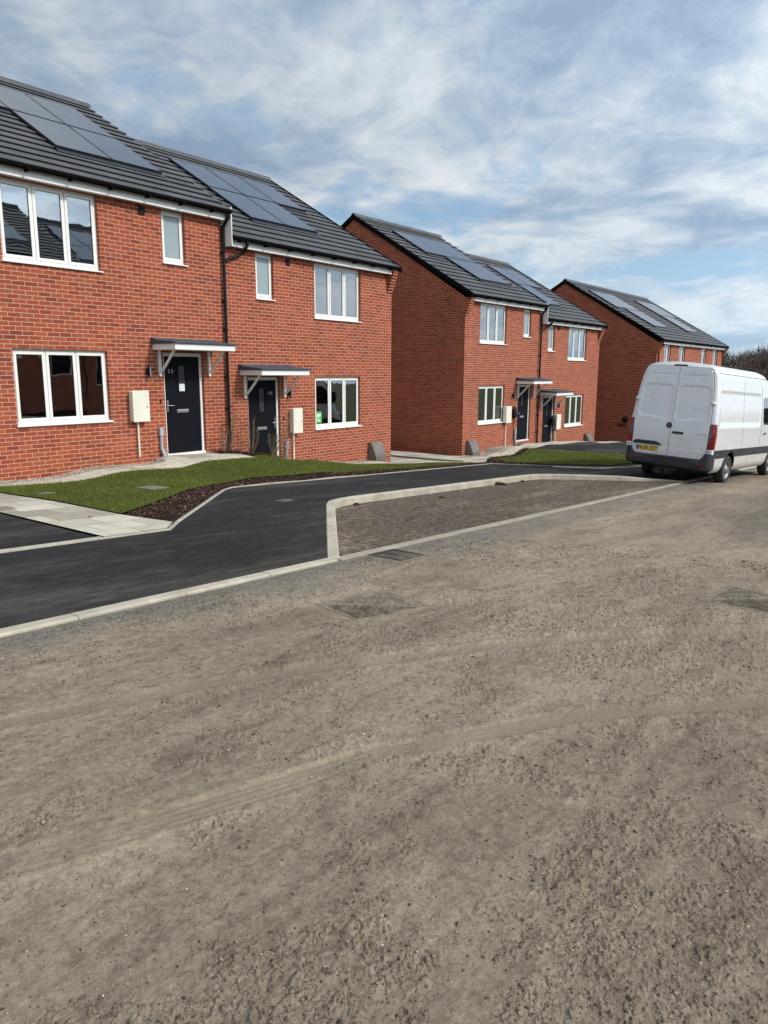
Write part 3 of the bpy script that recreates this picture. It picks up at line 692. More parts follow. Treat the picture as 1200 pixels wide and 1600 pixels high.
# ironwork
def ground_matrix(u, v, rot=0.0, lift=0.0, slope=0.0517):
    x, y = uv2w(u, v); a = math.pi/2 - ANG
    return Matrix.Translation((x, y, PL(u) + lift)) @ Matrix.Rotation(a, 4, 'Z') @ Matrix.Rotation(math.atan(slope), 4, 'Y') @ Matrix.Rotation(rot, 4, 'Z')
gr = empty('drain_grate'); gr.matrix_world = ground_matrix(-4.96, -8.29, 0.0, .004)
tag(gr, 'rusty rectangular drain grate beside the flush kerb line', 'drain grate')
MB().box(-.21,.21,-.20,.20,-.10,-.085).build('sump', GAP, gr)
m = MB(); m.box(-.22,.22,-.21,-.185,-.1,.006).box(-.22,.22,.185,.21,-.1,.006).box(-.22,-.195,-.185,.185,-.1,.006).box(.195,.22,-.185,.185,-.1,.006); m.build('frame', IRON, gr)
m = MB(); m.box(-.012,.012,-.185,.185,-.05,.004)
for i in range(8):
    y = -.162 + i*.0463; m.box(-.195,-.012,y-.009,y+.009,-.045,.002).box(.012,.195,y-.009,y+.009,-.045,.002)
m.build('bars', IRON, gr)
def manhole(u, v, rot, w, d, label, diag):
    r = empty('manhole_cover'); r.matrix_world = ground_matrix(u, v, rot, -.003)
    tag(r, label, 'manhole cover', 'manhole covers in the muddy road')
    m = MB(); f = .03
    m.box(-w,w,-d,-d+f,-.06,.007).box(-w,w,d-f,d,-.06,.007).box(-w,-w+f,-d+f,d-f,-.06,.007).box(w-f,w,-d+f,d-f,-.06,.007)
    m.build('frame', IRONM, r)
    for side in (0, 1):
        w2, d2 = w-f-.006, d-f-.006
        tri = [(-w2,-d2),(w2-.02,-d2),(-w2,d2-.02)] if side == 0 else [(w2,d2),(-w2+.02,d2),(w2,-d2+.02)]
        mm = MB().prism(tri, -.05, .006, 'z')
        st = .036
        for i in range(int(2*w/st)):
            for j in range(int(2*d/st)):
                x, y = -w+f+.02+i*st, -d+f+.02+j*st
                if x+.024 > w-f-.02 or y+.024 > d-f-.02: continue
                s1 = (x+w)/(2*w) + (y+d)/(2*d)
                if (side == 0 and s1 < .94-.06*.5) or (side == 1 and s1 > 1.03):
                    if (i+j) % 2: mm.box(x, x+.030, y, y+.012, .006, .0115)
                    else: mm.box(x, x+.012, y, y+.030, .006, .0115)
        mm.build('lid', IRONK if side == 0 else IRONM, r)
    return r
manhole(-6.70, -9.33, math.radians(-14), .375, .285, 'mud caked double triangle manhole cover nearest the kerb', 1)
manhole(-4.2, -11.6, math.radians(-4), .40, .31, 'mud caked manhole cover at the right edge of the road', 1)
def yard_cover(u, v, w, d, rot, lift, mat, label, name='inspection_cover'):
    r = MB().box(-w,w,-d,d,-.04,.0).box(-w+.02,w-.02,-d+.02,d-.02,0,.004).box(-.05,.05,-.012,.012,.004,.010).build(name, mat, bevel=.003)
    s1 = (YO(u+.2,v)-YO(u-.2,v))/.4; s2 = (YO(u,v+.2)-YO(u,v-.2))/.4; x, y = uv2w(u, v)
    r.matrix_world = Matrix.Translation((x, y, YO(u,v)+lift)) @ Matrix.Rotation(math.pi/2-ANG, 4, 'Z') @ Matrix.Rotation(-math.atan(s1), 4, 'Y') @ Matrix.Rotation(math.atan(s2), 4, 'X') @ Matrix.Rotation(rot, 4, 'Z')
    return tag(r, label, 'manhole cover')
yard_cover(-4.15,-2.92,.21,.17,.2,.040,DULLC,'flat grey inspection cover set in the middle of the near lawn')
yard_cover(-5.6,-2.35,.12,.08,.1,.036,DULLC,'small pale inspection cover at the left side of the near lawn')
yard_cover(-6.76,-3.45,.13,.13,0,.016,IRONM,'dark metal cover in the pale slab path at the left edge')
yard_cover(-2.55,-4.35,.11,.07,.3,-.002,FLUSH,'small pale rectangular cover in the black pavement') if False else None
sv = MB().box(-.14,.14,-.08,.08,-.03,.0).build('stopcock_cover', DULLT, bevel=.003)
sv.matrix_world = ground_matrix(-3.35, -5.05, .2, PV(0,-5.05)-PL(0)+.006); tag(sv, 'small pale rectangular stopcock cover in the black pavement', 'stopcock cover')
drape('dark_strip', [(7.45,-1.6),(8.05,-1.35),(8.05,7),(7.45,7)], 0.4, YO, SOIL, 0.012)  # dark band over the slabs, between the second and third houses

# ------------------------------------------------------------------ houses
EAVE_V, EAVE_Z, SL = -0.26, 5.08, 0.5896
RIDGE_V = 4.76
def rz(v): return EAVE_Z + SL*(v - EAVE_V)
CS = 1/math.hypot(1, SL)

def wall_with_holes(x0, x1, z0, z1, holes, y=0.0, depth=0.10):
    m = MB(); xs = sorted({x0, x1, *[h[0] for h in holes], *[h[1] for h in holes]}); zs = sorted({z0, z1, *[h[2] for h in holes], *[h[3] for h in holes]})
    for i in range(len(xs)-1):
        for j in range(len(zs)-1):
            cx, cz = (xs[i]+xs[i+1])/2, (zs[j]+zs[j+1])/2
            if any(h[0] < cx < h[1] and h[2] < cz < h[3] for h in holes): continue
            m.add([(xs[i],y,zs[j]),(xs[i+1],y,zs[j]),(xs[i+1],y,zs[j+1]),(xs[i],y,zs[j+1])], [(0,1,2,3)])
    for a, b, c, d in holes:
        for q in ([(a,y,c),(a,y,d),(a,y+depth,d),(a,y+depth,c)], [(b,y,c),(b,y+depth,c),(b,y+depth,d),(b,y,d)],
                  [(a,y,d),(b,y,d),(b,y+depth,d),(a,y+depth,d)], [(a,y,c),(a,y+depth,c),(b,y+depth,c),(b,y,c)]):
            m.add(q, [(0,1,2,3)])
    return m

def window(root, a, b, c, d, lights=3, frosted=False, y=0.07):
    """uPVC window filling the opening a..b, c..d; c is the underside of the sill"""
    m = MB(); zb = c + .045; F = .055; dpt = .07
    m.box(a, b, y, y+dpt, d-F, d).box(a, b, y, y+dpt, zb, zb+F).box(a, a+F, y, y+dpt, zb+F, d-F).box(b-F, b, y, y+dpt, zb+F, d-F)
    iw = (b-a-2*F); n = lights; mu = .045; lw = (iw - mu*(n-1))/n; gl = []
    for k in range(n):
        x0 = a+F + k*(lw+mu); x1 = x0+lw
        if k < n-1: m.box(x1, x1+mu, y+.002, y+dpt-.002, zb+F, d-F)
        s, q = .052, .013; ov = .012           # casement standing slightly proud, with a thin gap round it
        X0, X1, Z0, Z1 = x0-ov, x1+ov, zb+F-ov, d-F+ov
        yf = y - q
        m.box(X0, X1, yf, y-.002, Z1-s, Z1).box(X0, X1, yf, y-.002, Z0, Z0+s).box(X0, X0+s, yf, y-.002, Z0+s, Z1-s).box(X1-s, X1, yf, y-.002, Z0+s, Z1-s)
        gl.append((X0+s, X1-s, Z0+s, Z1-s))
    w = m.build('window', UPVC, root, bevel=.004)
    for g_ in gl:
        # gasket
        MBp = MB().box(g_[0]-.001, g_[1]+.001, y+.004, y+.012, g_[2]-.001, g_[3]+.001)
        MBp.build('pane', FROST if frosted else GLASS, w)
        gk = MB(); t = .006; x0,x1,z0,z1 = g_
        gk.box(x0,x1,y-.004,y+.003,z1-t,z1).box(x0,x1,y-.004,y+.003,z0,z0+t).box(x0,x0+t,y-.004,y+.003,z0+t,z1-t).box(x1-t,x1,y-.004,y+.003,z0+t,z1-t)
        gk.build('gasket', GAP, w)
    MB().prism([(y+.03, c+.002),(-.045, c+.002),(-.045, c+.022),(y-.015, c+.043),(y+.03, c+.043)], a-.028, b+.028, 'x').build('sill', UPVC, w, bevel=.003)
    return w

def canopy(root, x0, x1, zb):
    D = .72
    t = MB(); 
    t.box(x0+.0, x1-.0, -D+.0, -.002, zb, zb+.115)
    c = t.build('canopy', FASC, root, bevel=.004)
    r = MB(); r.prism([(-.002, zb+.118), (-D-.04, zb+.118), (-D-.04, zb+.150), (-.12, zb+.20), (-.12, zb+.235), (-.002, zb+.24)], x0-.035, x1+.035, 'x')
    r.build('canopy_roof', LEAD, c, bevel=.003)
    for x in (x0+.11, x1-.16):
        m = MB(); w = .05
        m.box(x, x+w, -.052, -.003, zb-.52, zb-.003)
        n_ = 8; P = []
        for i in range(n_+1):
            s = i/n_; P.append((-.05-(.43*s), zb-.43 + .425*s - .012*math.sin(math.pi*s)))
        Q = [(a+.035, b-.03) if i < n_ else (a+.055, b) for i, (a, b) in enumerate(P)]
        outl = P + [(p[0]-.052, p[1]-.001) for p in reversed(P)]
        outl = [(min(a,-.053), min(b, zb-.004)) for a, b in outl]
        m.prism(outl, x+.004, x+w-.004, 'x')
        m.build('bracket', UPVC, c, bevel=.002)
    return c

def roof_slope_mesh(m, x0, x1, sgn=1):
    rows = 17; Ltot = (RIDGE_V-EAVE_V+.04)/CS
    for i in range(rows):
        va = EAVE_V-.04 + i*(RIDGE_V-EAVE_V+.04)/rows; vb = EAVE_V-.04 + (i+1)*(RIDGE_V-EAVE_V+.04)/rows
        za, zb = rz(va), rz(vb)
        top_a, top_b = za + .020, zb - .010
        if sgn < 0: va, vb = 2*RIDGE_V - va, 2*RIDGE_V - vb
        k = 1 if sgn > 0 else -1; over = .03*k; set_ = .045*k
        # nose of the tile, its underside, and the dark gap behind it
        m.add([(x0,va,top_a-.014),(x1,va,top_a-.014),(x1,va,top_a),(x0,va,top_a),(x0,vb+over,top_b+over*0),(x1,vb+over,top_b),
               (x0,va+set_,top_a-.014+.045*SL*.8),(x1,va+set_,top_a-.014+.045*SL*.8),(x0,va+set_,top_a-.041),(x1,va+set_,top_a-.041)],
              [(0,1,2,3),(3,2,5,4),(0,6,7,1),(6,8,9,7)])

def house(loc, rot, side, P, name='brick_house'):
    """side -1: runs to the left of the party wall, +1 to the right.  P: measures"""
    root = empty(name, loc, rot); s = side; Wd = P['W']; D = 2*RIDGE_V
    def span(a, w): return (s*a, s*(a+w)) if s > 0 else (-(a+w), -a)
    L, R = (0, Wd) if s > 0 else (-Wd, 0)
    holes = []; wins = []
    lw = span(P['lw'], P.get('lww', 1.81)); uw = span(P['uw'], P.get('uww', 1.81)); nw = span(P['nw'], P.get('nww', .56)); dr = span(P['d'], 1.02)
    holes = [(lw[0], lw[1], .765, 2.1), (uw[0], uw[1], 3.51, 4.86), (nw[0], nw[1], P.get('nz', 3.83), 4.86), (dr[0], dr[1], -.02, 2.1)]
    m = wall_with_holes(L, R, -1.6, 4.97, holes)
    # gable ends and back
    def gable(x):
        m.add([(x,0,-1.6),(x,D,-1.6),(x,D,4.97),(x,RIDGE_V,rz(RIDGE_V)-.10),(x,0,4.97)], [(0,1,2,3,4)])
    if s > 0: gable(R - 1e-4)
    else: gable(L + 1e-4)
    gable(0.004*s)
    m.add([(L,D,-1.6),(R,D,-1.6),(R,D,4.97),(L,D,4.97)], [(0,1,2,3)])
    wall = m.build('wall', BRICK, root, uv='wall', recalc=False)
    # stepped brick corbel that carries the eaves at the gable end
    cb = MB(); xo = R if s > 0 else L; xi = xo - s*.22
    for k in range(8):
        z0 = 4.385 + k*.075; pr = min(.235, .031*(k+1))
        cb.box(xi, xo + s*.0025, -pr, -.002, z0, min(z0+.0745, 4.95))
    cb.build('brick_corbel', BRICK, wall, uv='wall')
    # dark rooms behind the glass
    rm = MB(); a0, b0 = L+.28, R-.28; 
    for z0, z1 in ((.0, 2.42), (2.68, 4.90)):
        for q in ([(a0,4.4,z0),(b0,4.4,z0),(b0,4.4,z1),(a0,4.4,z1)], [(a0,.24,z0),(b0,.24,z0),(b0,4.4,z0),(a0,4.4,z0)], [(a0,.24,z1),(b0,.24,z1),(b0,4.4,z1),(a0,4.4,z1)],
                  [(a0,.24,z0),(a0,4.4,z0),(a0,4.4,z1),(a0,.24,z1)], [(b0,.24,z0),(b0,4.4,z0),(b0,4.4,z1),(b0,.24,z1)]):
            rm.add(q, [(0,1,2,3)])
        xw = (lw[0]-.35) if s > 0 else (lw[1]+.35)
        rm.add([(xw,.24,z0),(xw,4.4,z0),(xw,4.4,z1),(xw,.24,z1)], [(0,1,2,3)])
    for (a, b, c, d) in holes[:3]:     # window boards and plastered inner reveals
        for q in ([(a,.14,c),(b,.14,c),(b,.30,c),(a,.30,c)], [(a,.14,c),(a,.30,c),(a,.30,d),(a,.14,d)], [(b,.14,c),(b,.30,c),(b,.30,d),(b,.14,d)], [(a,.14,d),(b,.14,d),(b,.30,d),(a,.30,d)]):
            rm.add(q, [(0,1,2,3)])
    for z0, z1, hs in ((0, 2.42, [holes[0]]), (2.68, 4.90, holes[1:3])):
        mm = wall_with_holes(a0, b0, z0, z1, [(h[0], h[1], h[2], h[3]) for h in hs], y=.30, depth=0.0)
        rm.add(mm.v, mm.f)
    rm.build('interior', ROOM, root)
    # windows
    window(root, lw[0], lw[1], .765, 2.1, P.get('ln', 3)); window(root, uw[0], uw[1], 3.51, 4.86, P.get('ln', 3))
    window(root, nw[0], nw[1], P.get('nz', 3.83), 4.86, P.get('nn', 1), P.get('frost', True))
    if P.get('blind'):
        bl = MB(); x0, x1 = uw[0]+.1, uw[1]-.1
        for (a, b, zb) in P['blind']:
            xa, xb = x0+(x1-x0)*a, x0+(x1-x0)*b; n = 40
            for i in range(n):
                t0, t1 = i/n, (i+1)/n
                y0_, y1_ = .20+.012*math.sin(i*1.9), .20+.012*math.sin((i+1)*1.9)
                bl.add([(xa+(xb-xa)*t0, y0_, zb), (xa+(xb-xa)*t1, y1_, zb), (xa+(xb-xa)*t1, y1_, 4.84), (xa+(xb-xa)*t0, y0_, 4.84)], [(0,1,2,3)])
        bl.build('curtain', CURT, root)
    # door frame and door
    a, b = dr; f = MB(); y = .06
    f.box(a, a+.062, y, y+.07, 0, 2.1).box(b-.062, b, y, y+.07, 0, 2.1).box(a+.062, b-.062, y, y+.07, 2.03, 2.1).box(a-.0, b+.0, y-.045, y+.07, -.018, .035)
    f.build('door_frame', UPVC, root, bevel=.004)
    a2, b2 = a+.068, b-.068; g0, g1 = (a2+b2)/2-.10, (a2+b2)/2+.08
    gz0, gz1 = 1.30, 1.84; dm = MB(); y0, y1 = y+.014, y+.058
    dm.box(a2, g0, y0, y1, .04, 2.025).box(g1, b2, y0, y1, .04, 2.025).box(g0, g1, y0, y1, .04, gz0).box(g0, g1, y0, y1, gz1, 2.025)
    t = .022; dm.box(g0-t, g0, y0-.012, y0-.001, gz0-t, gz1+t).box(g1, g1+t, y0-.012, y0-.001, gz0-t, gz1+t).box(g0, g1, y0-.012, y0-.001, gz0-t, gz0).box(g0, g1, y0-.012, y0-.001, gz1, gz1+t)
    door = dm.build('door', DOORM, root, bevel=.003)
    MB().box(g0+.001, g1-.001, y0+.01, y0+.02, gz0+.001, gz1-.001).build('glazing', OBSC, door)
    MB().box(g0, g1, y0-.006, y0+.006, (gz0+gz1)/2-.004, (gz0+gz1)/2+.004).build('glazing_bar', DOORM, door)
    cx = (a2+b2)/2 - .02
    lb = MB(); lb.box(cx-.15, cx+.15, y0-.010, y0-.001, .875, .945).box(cx-.125, cx+.125, y0-.018, y0-.011, .89, .93)
    lb.build('letterbox', CHROME, door, bevel=.004)
    hx = a2+.045 if s < 0 else b2-.045; dirn = 1 if s < 0 else -1
    hd = MB(); hd.box(hx-.016, hx+.016, y0-.010, y0-.001, .90, 1.14).tube([(hx, y0-.008, 1.03),(hx, y0-.055, 1.03)], .009, 8).tube([(hx, y0-.052, 1.03),(hx+dirn*.125, y0-.052, 1.03)], .010, 8)
    hd.build('handle', CHROME, door, bevel=.002)
    if P.get('num'):
        nx = (a2 + .085) if s < 0 else (b2 - .25)
        for k, ch in enumerate(P['num']):
            text_obj('door_number', ch, .105, CHROME, door, (nx + k*.082 + .03, y0-.003, 1.725), (math.pi/2, 0, 0), .003)
    if P.get('notice'):
        MB().box(g0+.02, g1-.02, y0+.004, y0+.006, gz0+.02, gz0+.17).build('paper_notice', PAPER, door)
    # eaves: fascia with its closed end, soffit, gutter and brackets
    x0, x1 = (L+.24, R-.02) if s < 0 else (L+.02, R-.24)
    fb = MB(); fb.box(x0, x1, -.175, -.155, 4.86, 5.05).box(x0, x1, -.154, -.001, 4.875, 4.89)
    if s > 0 and not P.get('flush'): fb.box(.0225, .042, -.30, -.002, 4.84, 5.62)
    fb.build('fascia', FASC, root)
    gt = MB(); nseg = 8; r = .068; cy, cz = -.268, 5.052; GX0, GX1 = L-.03*(s<0), R+.03*(s>0)
    if s < 0: GX1 = R + .04
    else: GX0 = .045
    arc = [(cy - r*math.cos(math.pi*i/nseg), cz - r*1.15*math.sin(math.pi*i/nseg)) for i in range(nseg+1)]
    arc2 = [(cy - (r-.006)*math.cos(math.pi*i/nseg), cz + .004 - (r-.006)*1.15*math.sin(math.pi*i/nseg)) for i in range(nseg+1)]
    gt.prism(arc + arc2[::-1], GX0, GX1, 'x')
    gut = gt.build('gutter', GUTM, root)
    nb = int((GX1-GX0)/.78)
    for i in range(nb+1):
        bx = GX0 + .25 + i*.78
        if bx < GX1-.05: MB().box(bx-.018, bx+.018, cy-r+.004, -.176, cz-.098, cz-.03).build('gutter_bracket', GUTM, gut)
    # roof
    rm_ = MB(); ex = .045
    X0, X1 = (L-ex, .10) if s < 0 else (0.10 if not P.get('flush') else .0, R+ex)
    if P.get('flush') and s < 0: X1 = 0.0
    roof_slope_mesh(rm_, X0, X1, 1); roof_slope_mesh(rm_, X0, X1, -1)
    roof = rm_.build('roof', TILE, root, uv=(EAVE_V-.04, rz(EAVE_V-.04)))
    # under-roof deck so that no light falls in, and dark verges
    dk = MB(); y0_, y2_ = -.20, 2*RIDGE_V+.20
    dk.prism([(y0_, rz(y0_)-.055), (RIDGE_V, rz(RIDGE_V)-.055), (y2_, rz(y0_)-.055), (y2_, rz(y0_)-.10), (RIDGE_V, rz(RIDGE_V)-.10), (y0_, rz(y0_)-.10)], X0+.012, X1-.012, 'x')
    dk.build('roof_deck', BLACK, roof)
    vg = MB()
    vx = (X0-.03, X0+.05) if s < 0 else (X1-.05, X1+.03)
    def vergeband(v_a, v_b, xa, xb):
        vg.prism([(v_a, rz(v_a)+.028), (RIDGE_V, rz(RIDGE_V)+.028), (v_b, rz(v_a)+.028), (v_b, rz(v_a)-.135), (RIDGE_V, rz(RIDGE_V)-.135), (v_a, rz(v_a)-.135)], xa, xb, 'x')
    vergeband(EAVE_V-.05, 2*RIDGE_V-EAVE_V+.05, *vx)
    vg.build('verge', GUTM, roof, bevel=.006)
    rd = MB(); n = max(2, int((X1-X0)/.45)); 
    for i in range(n):
        xa = X0 + (X1-X0)*i/n; xb = X0 + (X1-X0)*(i+1)/n - .004; zt = rz(RIDGE_V)+.075+.004*(i%2); ya = .135
        pr = [(RIDGE_V-ya, rz(RIDGE_V-ya)+.022), (RIDGE_V-.05, zt-.012), (RIDGE_V, zt), (RIDGE_V+.05, zt-.012), (RIDGE_V+ya, rz(RIDGE_V-ya)+.022), (RIDGE_V, zt-.09)]
        rd.prism(pr, xa, xb, 'x')
    rd.build('ridge', TILE, roof, uv=(0, 0))
    # solar panels
    for (a, row) in P['panels']:
        xa, xb = (a, a+1.165) if s > 0 else (-a-1.165, -a)
        va, vb = ((.88, 2.385), (2.43, 3.935))[row]
        def q(v, h): return (v - h*SL*CS, rz(v) + h*CS)
        m = MB(); m.prism([q(va,.018), q(vb,.018), q(vb,.062), q(va,.062)], xa+.006, xb-.006, 'x')
        pn = m.build('solar_panel', PFRAME, root)
        m = MB(); m.prism([q(va+.014,.0625), q(vb-.014,.0625), q(vb-.014,.0655), q(va+.014,.0655)], xa+.022, xb-.022, 'x'); m.build('glass', PANEL, pn)
    for row in (0, 1):
        cols = sorted(a for a, r0 in P['panels'] if r0 == row and (row == 0 or not any(abs(a-c) < .15 and r1 == 0 for c, r1 in P['panels'])))
        if not cols: continue
        xa, xb = cols[0], cols[-1]+1.165
        if s < 0: xa, xb = -xb, -xa
        v1 = (.88, 2.43)[row]; v0 = v1 - .17
        MB().add([(xa-.04, v0, rz(v0)+.02), (xb+.06, v0, rz(v0)+.02), (xb+.01, v1+.03, rz(v1)+.05), (xa-.01, v1+.03, rz(v1)+.05)], [(0,1,2,3)]).build('panel_flashing', PFRAME, roof)
    # things fixed to the wall
    canopy(root, *((-1.78, -.28) if s < 0 else (.42, 1.95)), 2.145) if P.get('canopy', True) is True else canopy(root, *P['canopy'], 2.145)
    mx = P['meter']; mb = MB(); mb.box(mx[0]+.012, mx[1]-.012, -.135, -.002, .755, 1.345)
    mt = mb.build('meter_box', CREAM, root, bevel=.02)
    MB().box(mx[0], mx[1], -.155, -.136, .745, 1.355).build('lid', CREAM, mt, bevel=.012)
    MB().tube([(mx[1]-.06, -.159, 1.03),(mx[1]-.06, -.154, 1.03)], .013, 10).build('lock', BLACK, mt)
    px = mx[0] + (.16 if s < 0 else .10)
    MB().tube([(px, -.05, .75),(px, -.05, P.get('pipe0', -.15))], .02, 10).build('meter_pipe', CREAM, mt, smooth=False)
    if P.get('duct') is not None:
        dx = P['duct']; gz = P.get('ductz', .0)
        d_ = MB(); d_.box(dx-.045, dx+.045, -.075, -.002, gz+.43, gz+.60); d_.tube([(dx, -.04, gz+.44),(dx, -.04, gz+.17),(dx+.035, -.07, gz+.05),(dx+.05, -.09, gz-.12)], [.035,.035,.045,.045], 10)
        d_.build('cable_duct', GREYP, root, bevel=.004)
    lx = P['lamp']; lm = MB(); lm.tube([(lx, -.085, 1.60),(lx, -.085, 1.84)], .032, 12).box(lx-.03, lx+.03, -.06, -.002, 1.66, 1.78)
    lo = lm.build('wall_lamp', BLACK, root); MB().tube([(lx+.0, -.112, 1.62),(lx+.0, -.112, 1.82)], .012, 8).build('lamp_trim', CHROME, lo)
    if P.get('bell') is not None:
        bx = P['bell']; MB().box(bx-.02, bx+.02, -.012, -.002, 1.08, 1.16).box(bx-.008,bx+.008,-.018,-.012,1.12,1.14).build('doorbell', BLACK, root, bevel=.003)
    vx_ = P.get('vent')
    if vx_ is not None:
        v_ = MB().box(vx_-.07, vx_+.07, -.02, -.002, 4.68, 4.83)
        for i in range(5): v_.box(vx_-.06, vx_+.06, -.028, -.021, 4.695+i*.026, 4.709+i*.026)
        v_.build('wall_vent', BLACK, root)
    if P.get('gas') is not None:
        gx, gz = P['gas']; gw = .47; y1 = -.40
        pr = [(-.003, gz-.10), (-.003, gz+.50), (-.09, gz+.50), (-.135, gz+.475), (-.155, gz+.43), (-.285, gz+.14), (-.29, gz+.10), (-.29, gz-.10)]
        gb = MB().prism(pr, gx, gx+gw, 'x').build('gas_meter_box', BROWNB, root, bevel=.012)
        a_, b_ = (-.165, gz+.42), (-.279, gz+.165)
        MB().prism([a_, b_, (b_[0]-.010, b_[1]-.004), (a_[0]-.010, a_[1]-.004)], gx+.03, gx+gw-.03, 'x').build('lid', BROWNB, gb, bevel=.004)
    if P.get('charger') is not None:
        cx_ = P['charger']; ch = MB(); n = 14
        prof = [(.0,-.003),(.085,-.003),(.115,-.04),(.118,-.085),(.09,-.12),(.0,-.13)]
        ch.lathe(prof, 24, 'y', (0,0,0)); ch.v = [(cx_+p[0]*.85, p[1], 1.10+p[2]*1.9) for p in ch.v]
        co = ch.build('ev_charger', BLACK, root, smooth=True)
        lp = MB(); pts = [(cx_+.02+.13*math.cos(t*.45)*(1+.1*math.sin(t)), -.10-.012*(t%7)/7, .92+.17*math.sin(t*.45)) for t in range(0, 36)]
        lp.tube(pts, .011, 6).tube([(cx_, -.04, .9),(cx_, -.035, .1)], .012, 8); lp.build('charging_cable', BLACK, co, smooth=True)
    # downpipes
    for kind in P.get('pipes', []):
        dp = MB(); r_ = .034
        if kind == 'party':
            dp.tube([(-.012,-.262,5.0),(-.012,-.26,4.93),(-.012,-.075,4.74),(-.012,-.07,4.6),(-.012,-.07,-.6)], r_, 12)
            for z in (4.2, 3.2, 2.6, 1.6, .9, .25): dp.box(-.06,.036,-.045,-.002,z,z+.035).tube([(-.012,-.07,z),(-.012,-.07,z+.05)], r_+.008, 12)
        elif kind == 'swan':
            dp.tube([(.50,-.262,5.0),(.50,-.26,4.92),(.50,-.14,4.78),(.42,-.075,4.72),(.10,-.072,4.60),(.03,-.072,4.55)], r_, 12)
            dp.tube([(.50,-.262,5.0),(.50,-.26,4.93)], r_+.01, 12)
        else:
            xx = kind
            dp.tube([(xx,-.262,5.0),(xx,-.26,4.90),(xx,-.075,4.55),(xx,-.07,4.4),(xx,-.07,-.6)], r_, 12)
            for z in (4.2, 2.6, .9): dp.tube([(xx,-.07,z),(xx,-.07,z+.05)], r_+.008, 12)
        dp.build('downpipe', BLACK, root)
    return root, door, wall

def place(U, V, zrel): return (*uv2w(U, V), zrel + EYE)
RA = math.pi/2 - ANG
up3 = lambda st, k=1.17: [(st+k*i, 1) for i in range(3)]
hA1, dA1, _ = house(place(0,0,-1.7333), RA, -1, dict(W=6.1085, lw=2.90, uw=2.92, nw=.965, d=.625, panels=up3(.80)+[(.80,0),(1.97,0)], meter=(-2.51,-2.13),
      num='25', notice=True, lamp=-2.04, bell=-1.76, vent=-1.98, duct=-1.81, pipes=['party'], pipe0=.05, canopy=(-1.885,-.355)))
tag(hA1, 'nearest red brick house with black door numbered 25 and a white canopy', 'house', 'red brick semi-detached houses')
hA2, dA2, _ = house(place(0,0,-2.2307), RA, 1, dict(W=6.1085, lw=2.90, uw=2.92, nw=.965, d=.625, panels=up3(1.74,1.18)+[(1.68,0),(2.86,0)], meter=(1.94,2.27),
      num='26', lamp=1.93, bell=1.76, vent=1.99, duct=1.80, ductz=-.03, gas=(5.05,-.20), pipes=['swan'], canopy=(.39,1.92)))
tag(hA2, 'red brick house with black door numbered 26 and a green window sticker', 'house', 'red brick semi-detached houses')
m = MB().box(2.985, 3.20, .062, .066, .93, 1.22); stk = m.build('window_sticker', GREEN, hA2)
MB().prism([(3.02,1.16),(3.16,1.16),(3.16,1.11),(3.09,1.10),(3.09,1.02),(3.14,1.01),(3.14,.98),(3.03,.98),(3.03,1.02),(3.06,1.03),(3.06,1.10),(3.02,1.11)], .0605, .0618, 'y').build('sticker_print', PAPER, stk)

bx, by, bang = 5.9351, 29.2502, .6675
hB1, dB1, _ = house((bx,by,-2.5589+EYE), math.pi/2-bang, -1, dict(W=5.357, lw=2.574, uw=2.586, nw=.74, d=.54, panels=up3(.80,1.13)+[(.78,0),(1.91,0)], meter=(-2.66,-2.27),
      lamp=-2.0, duct=-1.75, ductz=-.12, gas=(-5.12,-.22), charger=-1.88, pipes=['party'], pipe0=-.12, canopy=(-1.74,-.21), blind=[(0,.3,3.6),(.36,.64,3.6),(.7,1,3.6)]))
tag(hB1, 'red brick house with a broad shaded gable, black charger beside its cream meter box', 'house', 'red brick semi-detached houses')
hB2, dB2, _ = house((bx,by,-3.022+EYE), math.pi/2-bang, 1, dict(W=5.807, lw=2.574, uw=2.586, nw=.74, d=.54, panels=[(2.45,1),(3.63,1),(2.40,0)], meter=(1.52,1.92),
      lamp=1.82, gas=(4.62,-.12), charger=1.36, pipes=['swan'], canopy=(.20,1.71), vent=1.62, blind=[(0,.3,3.66),(.36,.64,3.85),(.7,1,3.66)]))
tag(hB2, 'red brick house second from the right, its charger left of the cream meter box', 'house', 'red brick semi-detached houses')

cxy = (12.78, 35.75); cang = .653; cw = 6.1
cp = (cxy[0]+cw*math.sin(cang), cxy[1]+cw*math.cos(cang), -3.5+EYE)
cm = dict(W=cw, lw=3.9, lww=1.05, uw=3.95, uww=1.02, ln=2, nw=1.52, nww=1.02, nz=3.51, nn=2, frost=False, d=.3, flush=True, pipe0=-.3)
hC1, _, _ = house(cp, math.pi/2-cang, -1, dict(cm, panels=up3(1.85,1.08)+[(1.85,0),(2.93,0)], meter=(-2.6,-2.15), lamp=-1.9, pipes=[-cw+.12], canopy=(-1.6,-.1)))
tag(hC1, 'farthest red brick pair, left half, black tap box on its shaded gable', 'house', 'red brick semi-detached houses')
hC2, _, _ = house(cp, math.pi/2-cang, 1, dict(cm, panels=[(1.5,1),(2.58,1),(1.5,0),(2.58,0),(3.66,1)], meter=(2.15,2.6), lamp=1.9, pipes=[cw-.1], canopy=(.1,1.6)))
tag(hC2, 'farthest red brick pair, right half, against the bare woodland', 'house', 'red brick semi-detached houses')
# hose reel style socket box on the shaded gable
tp = MB(); gx = -cw - .002
tp.lathe([(.0,0),(.14,0),(.15,-.05),(.12,-.12),(0,-.14)], 18, 'x', (gx,1.28,1.28)); tp.tube([(gx-.05,1.28,1.15),(gx-.08,1.18,1.02),(gx-.05,1.5,.95),(gx-.04,1.62,1.1)], .03, 8)
tp.build('tap_box', BLACK, hC1, smooth=True)

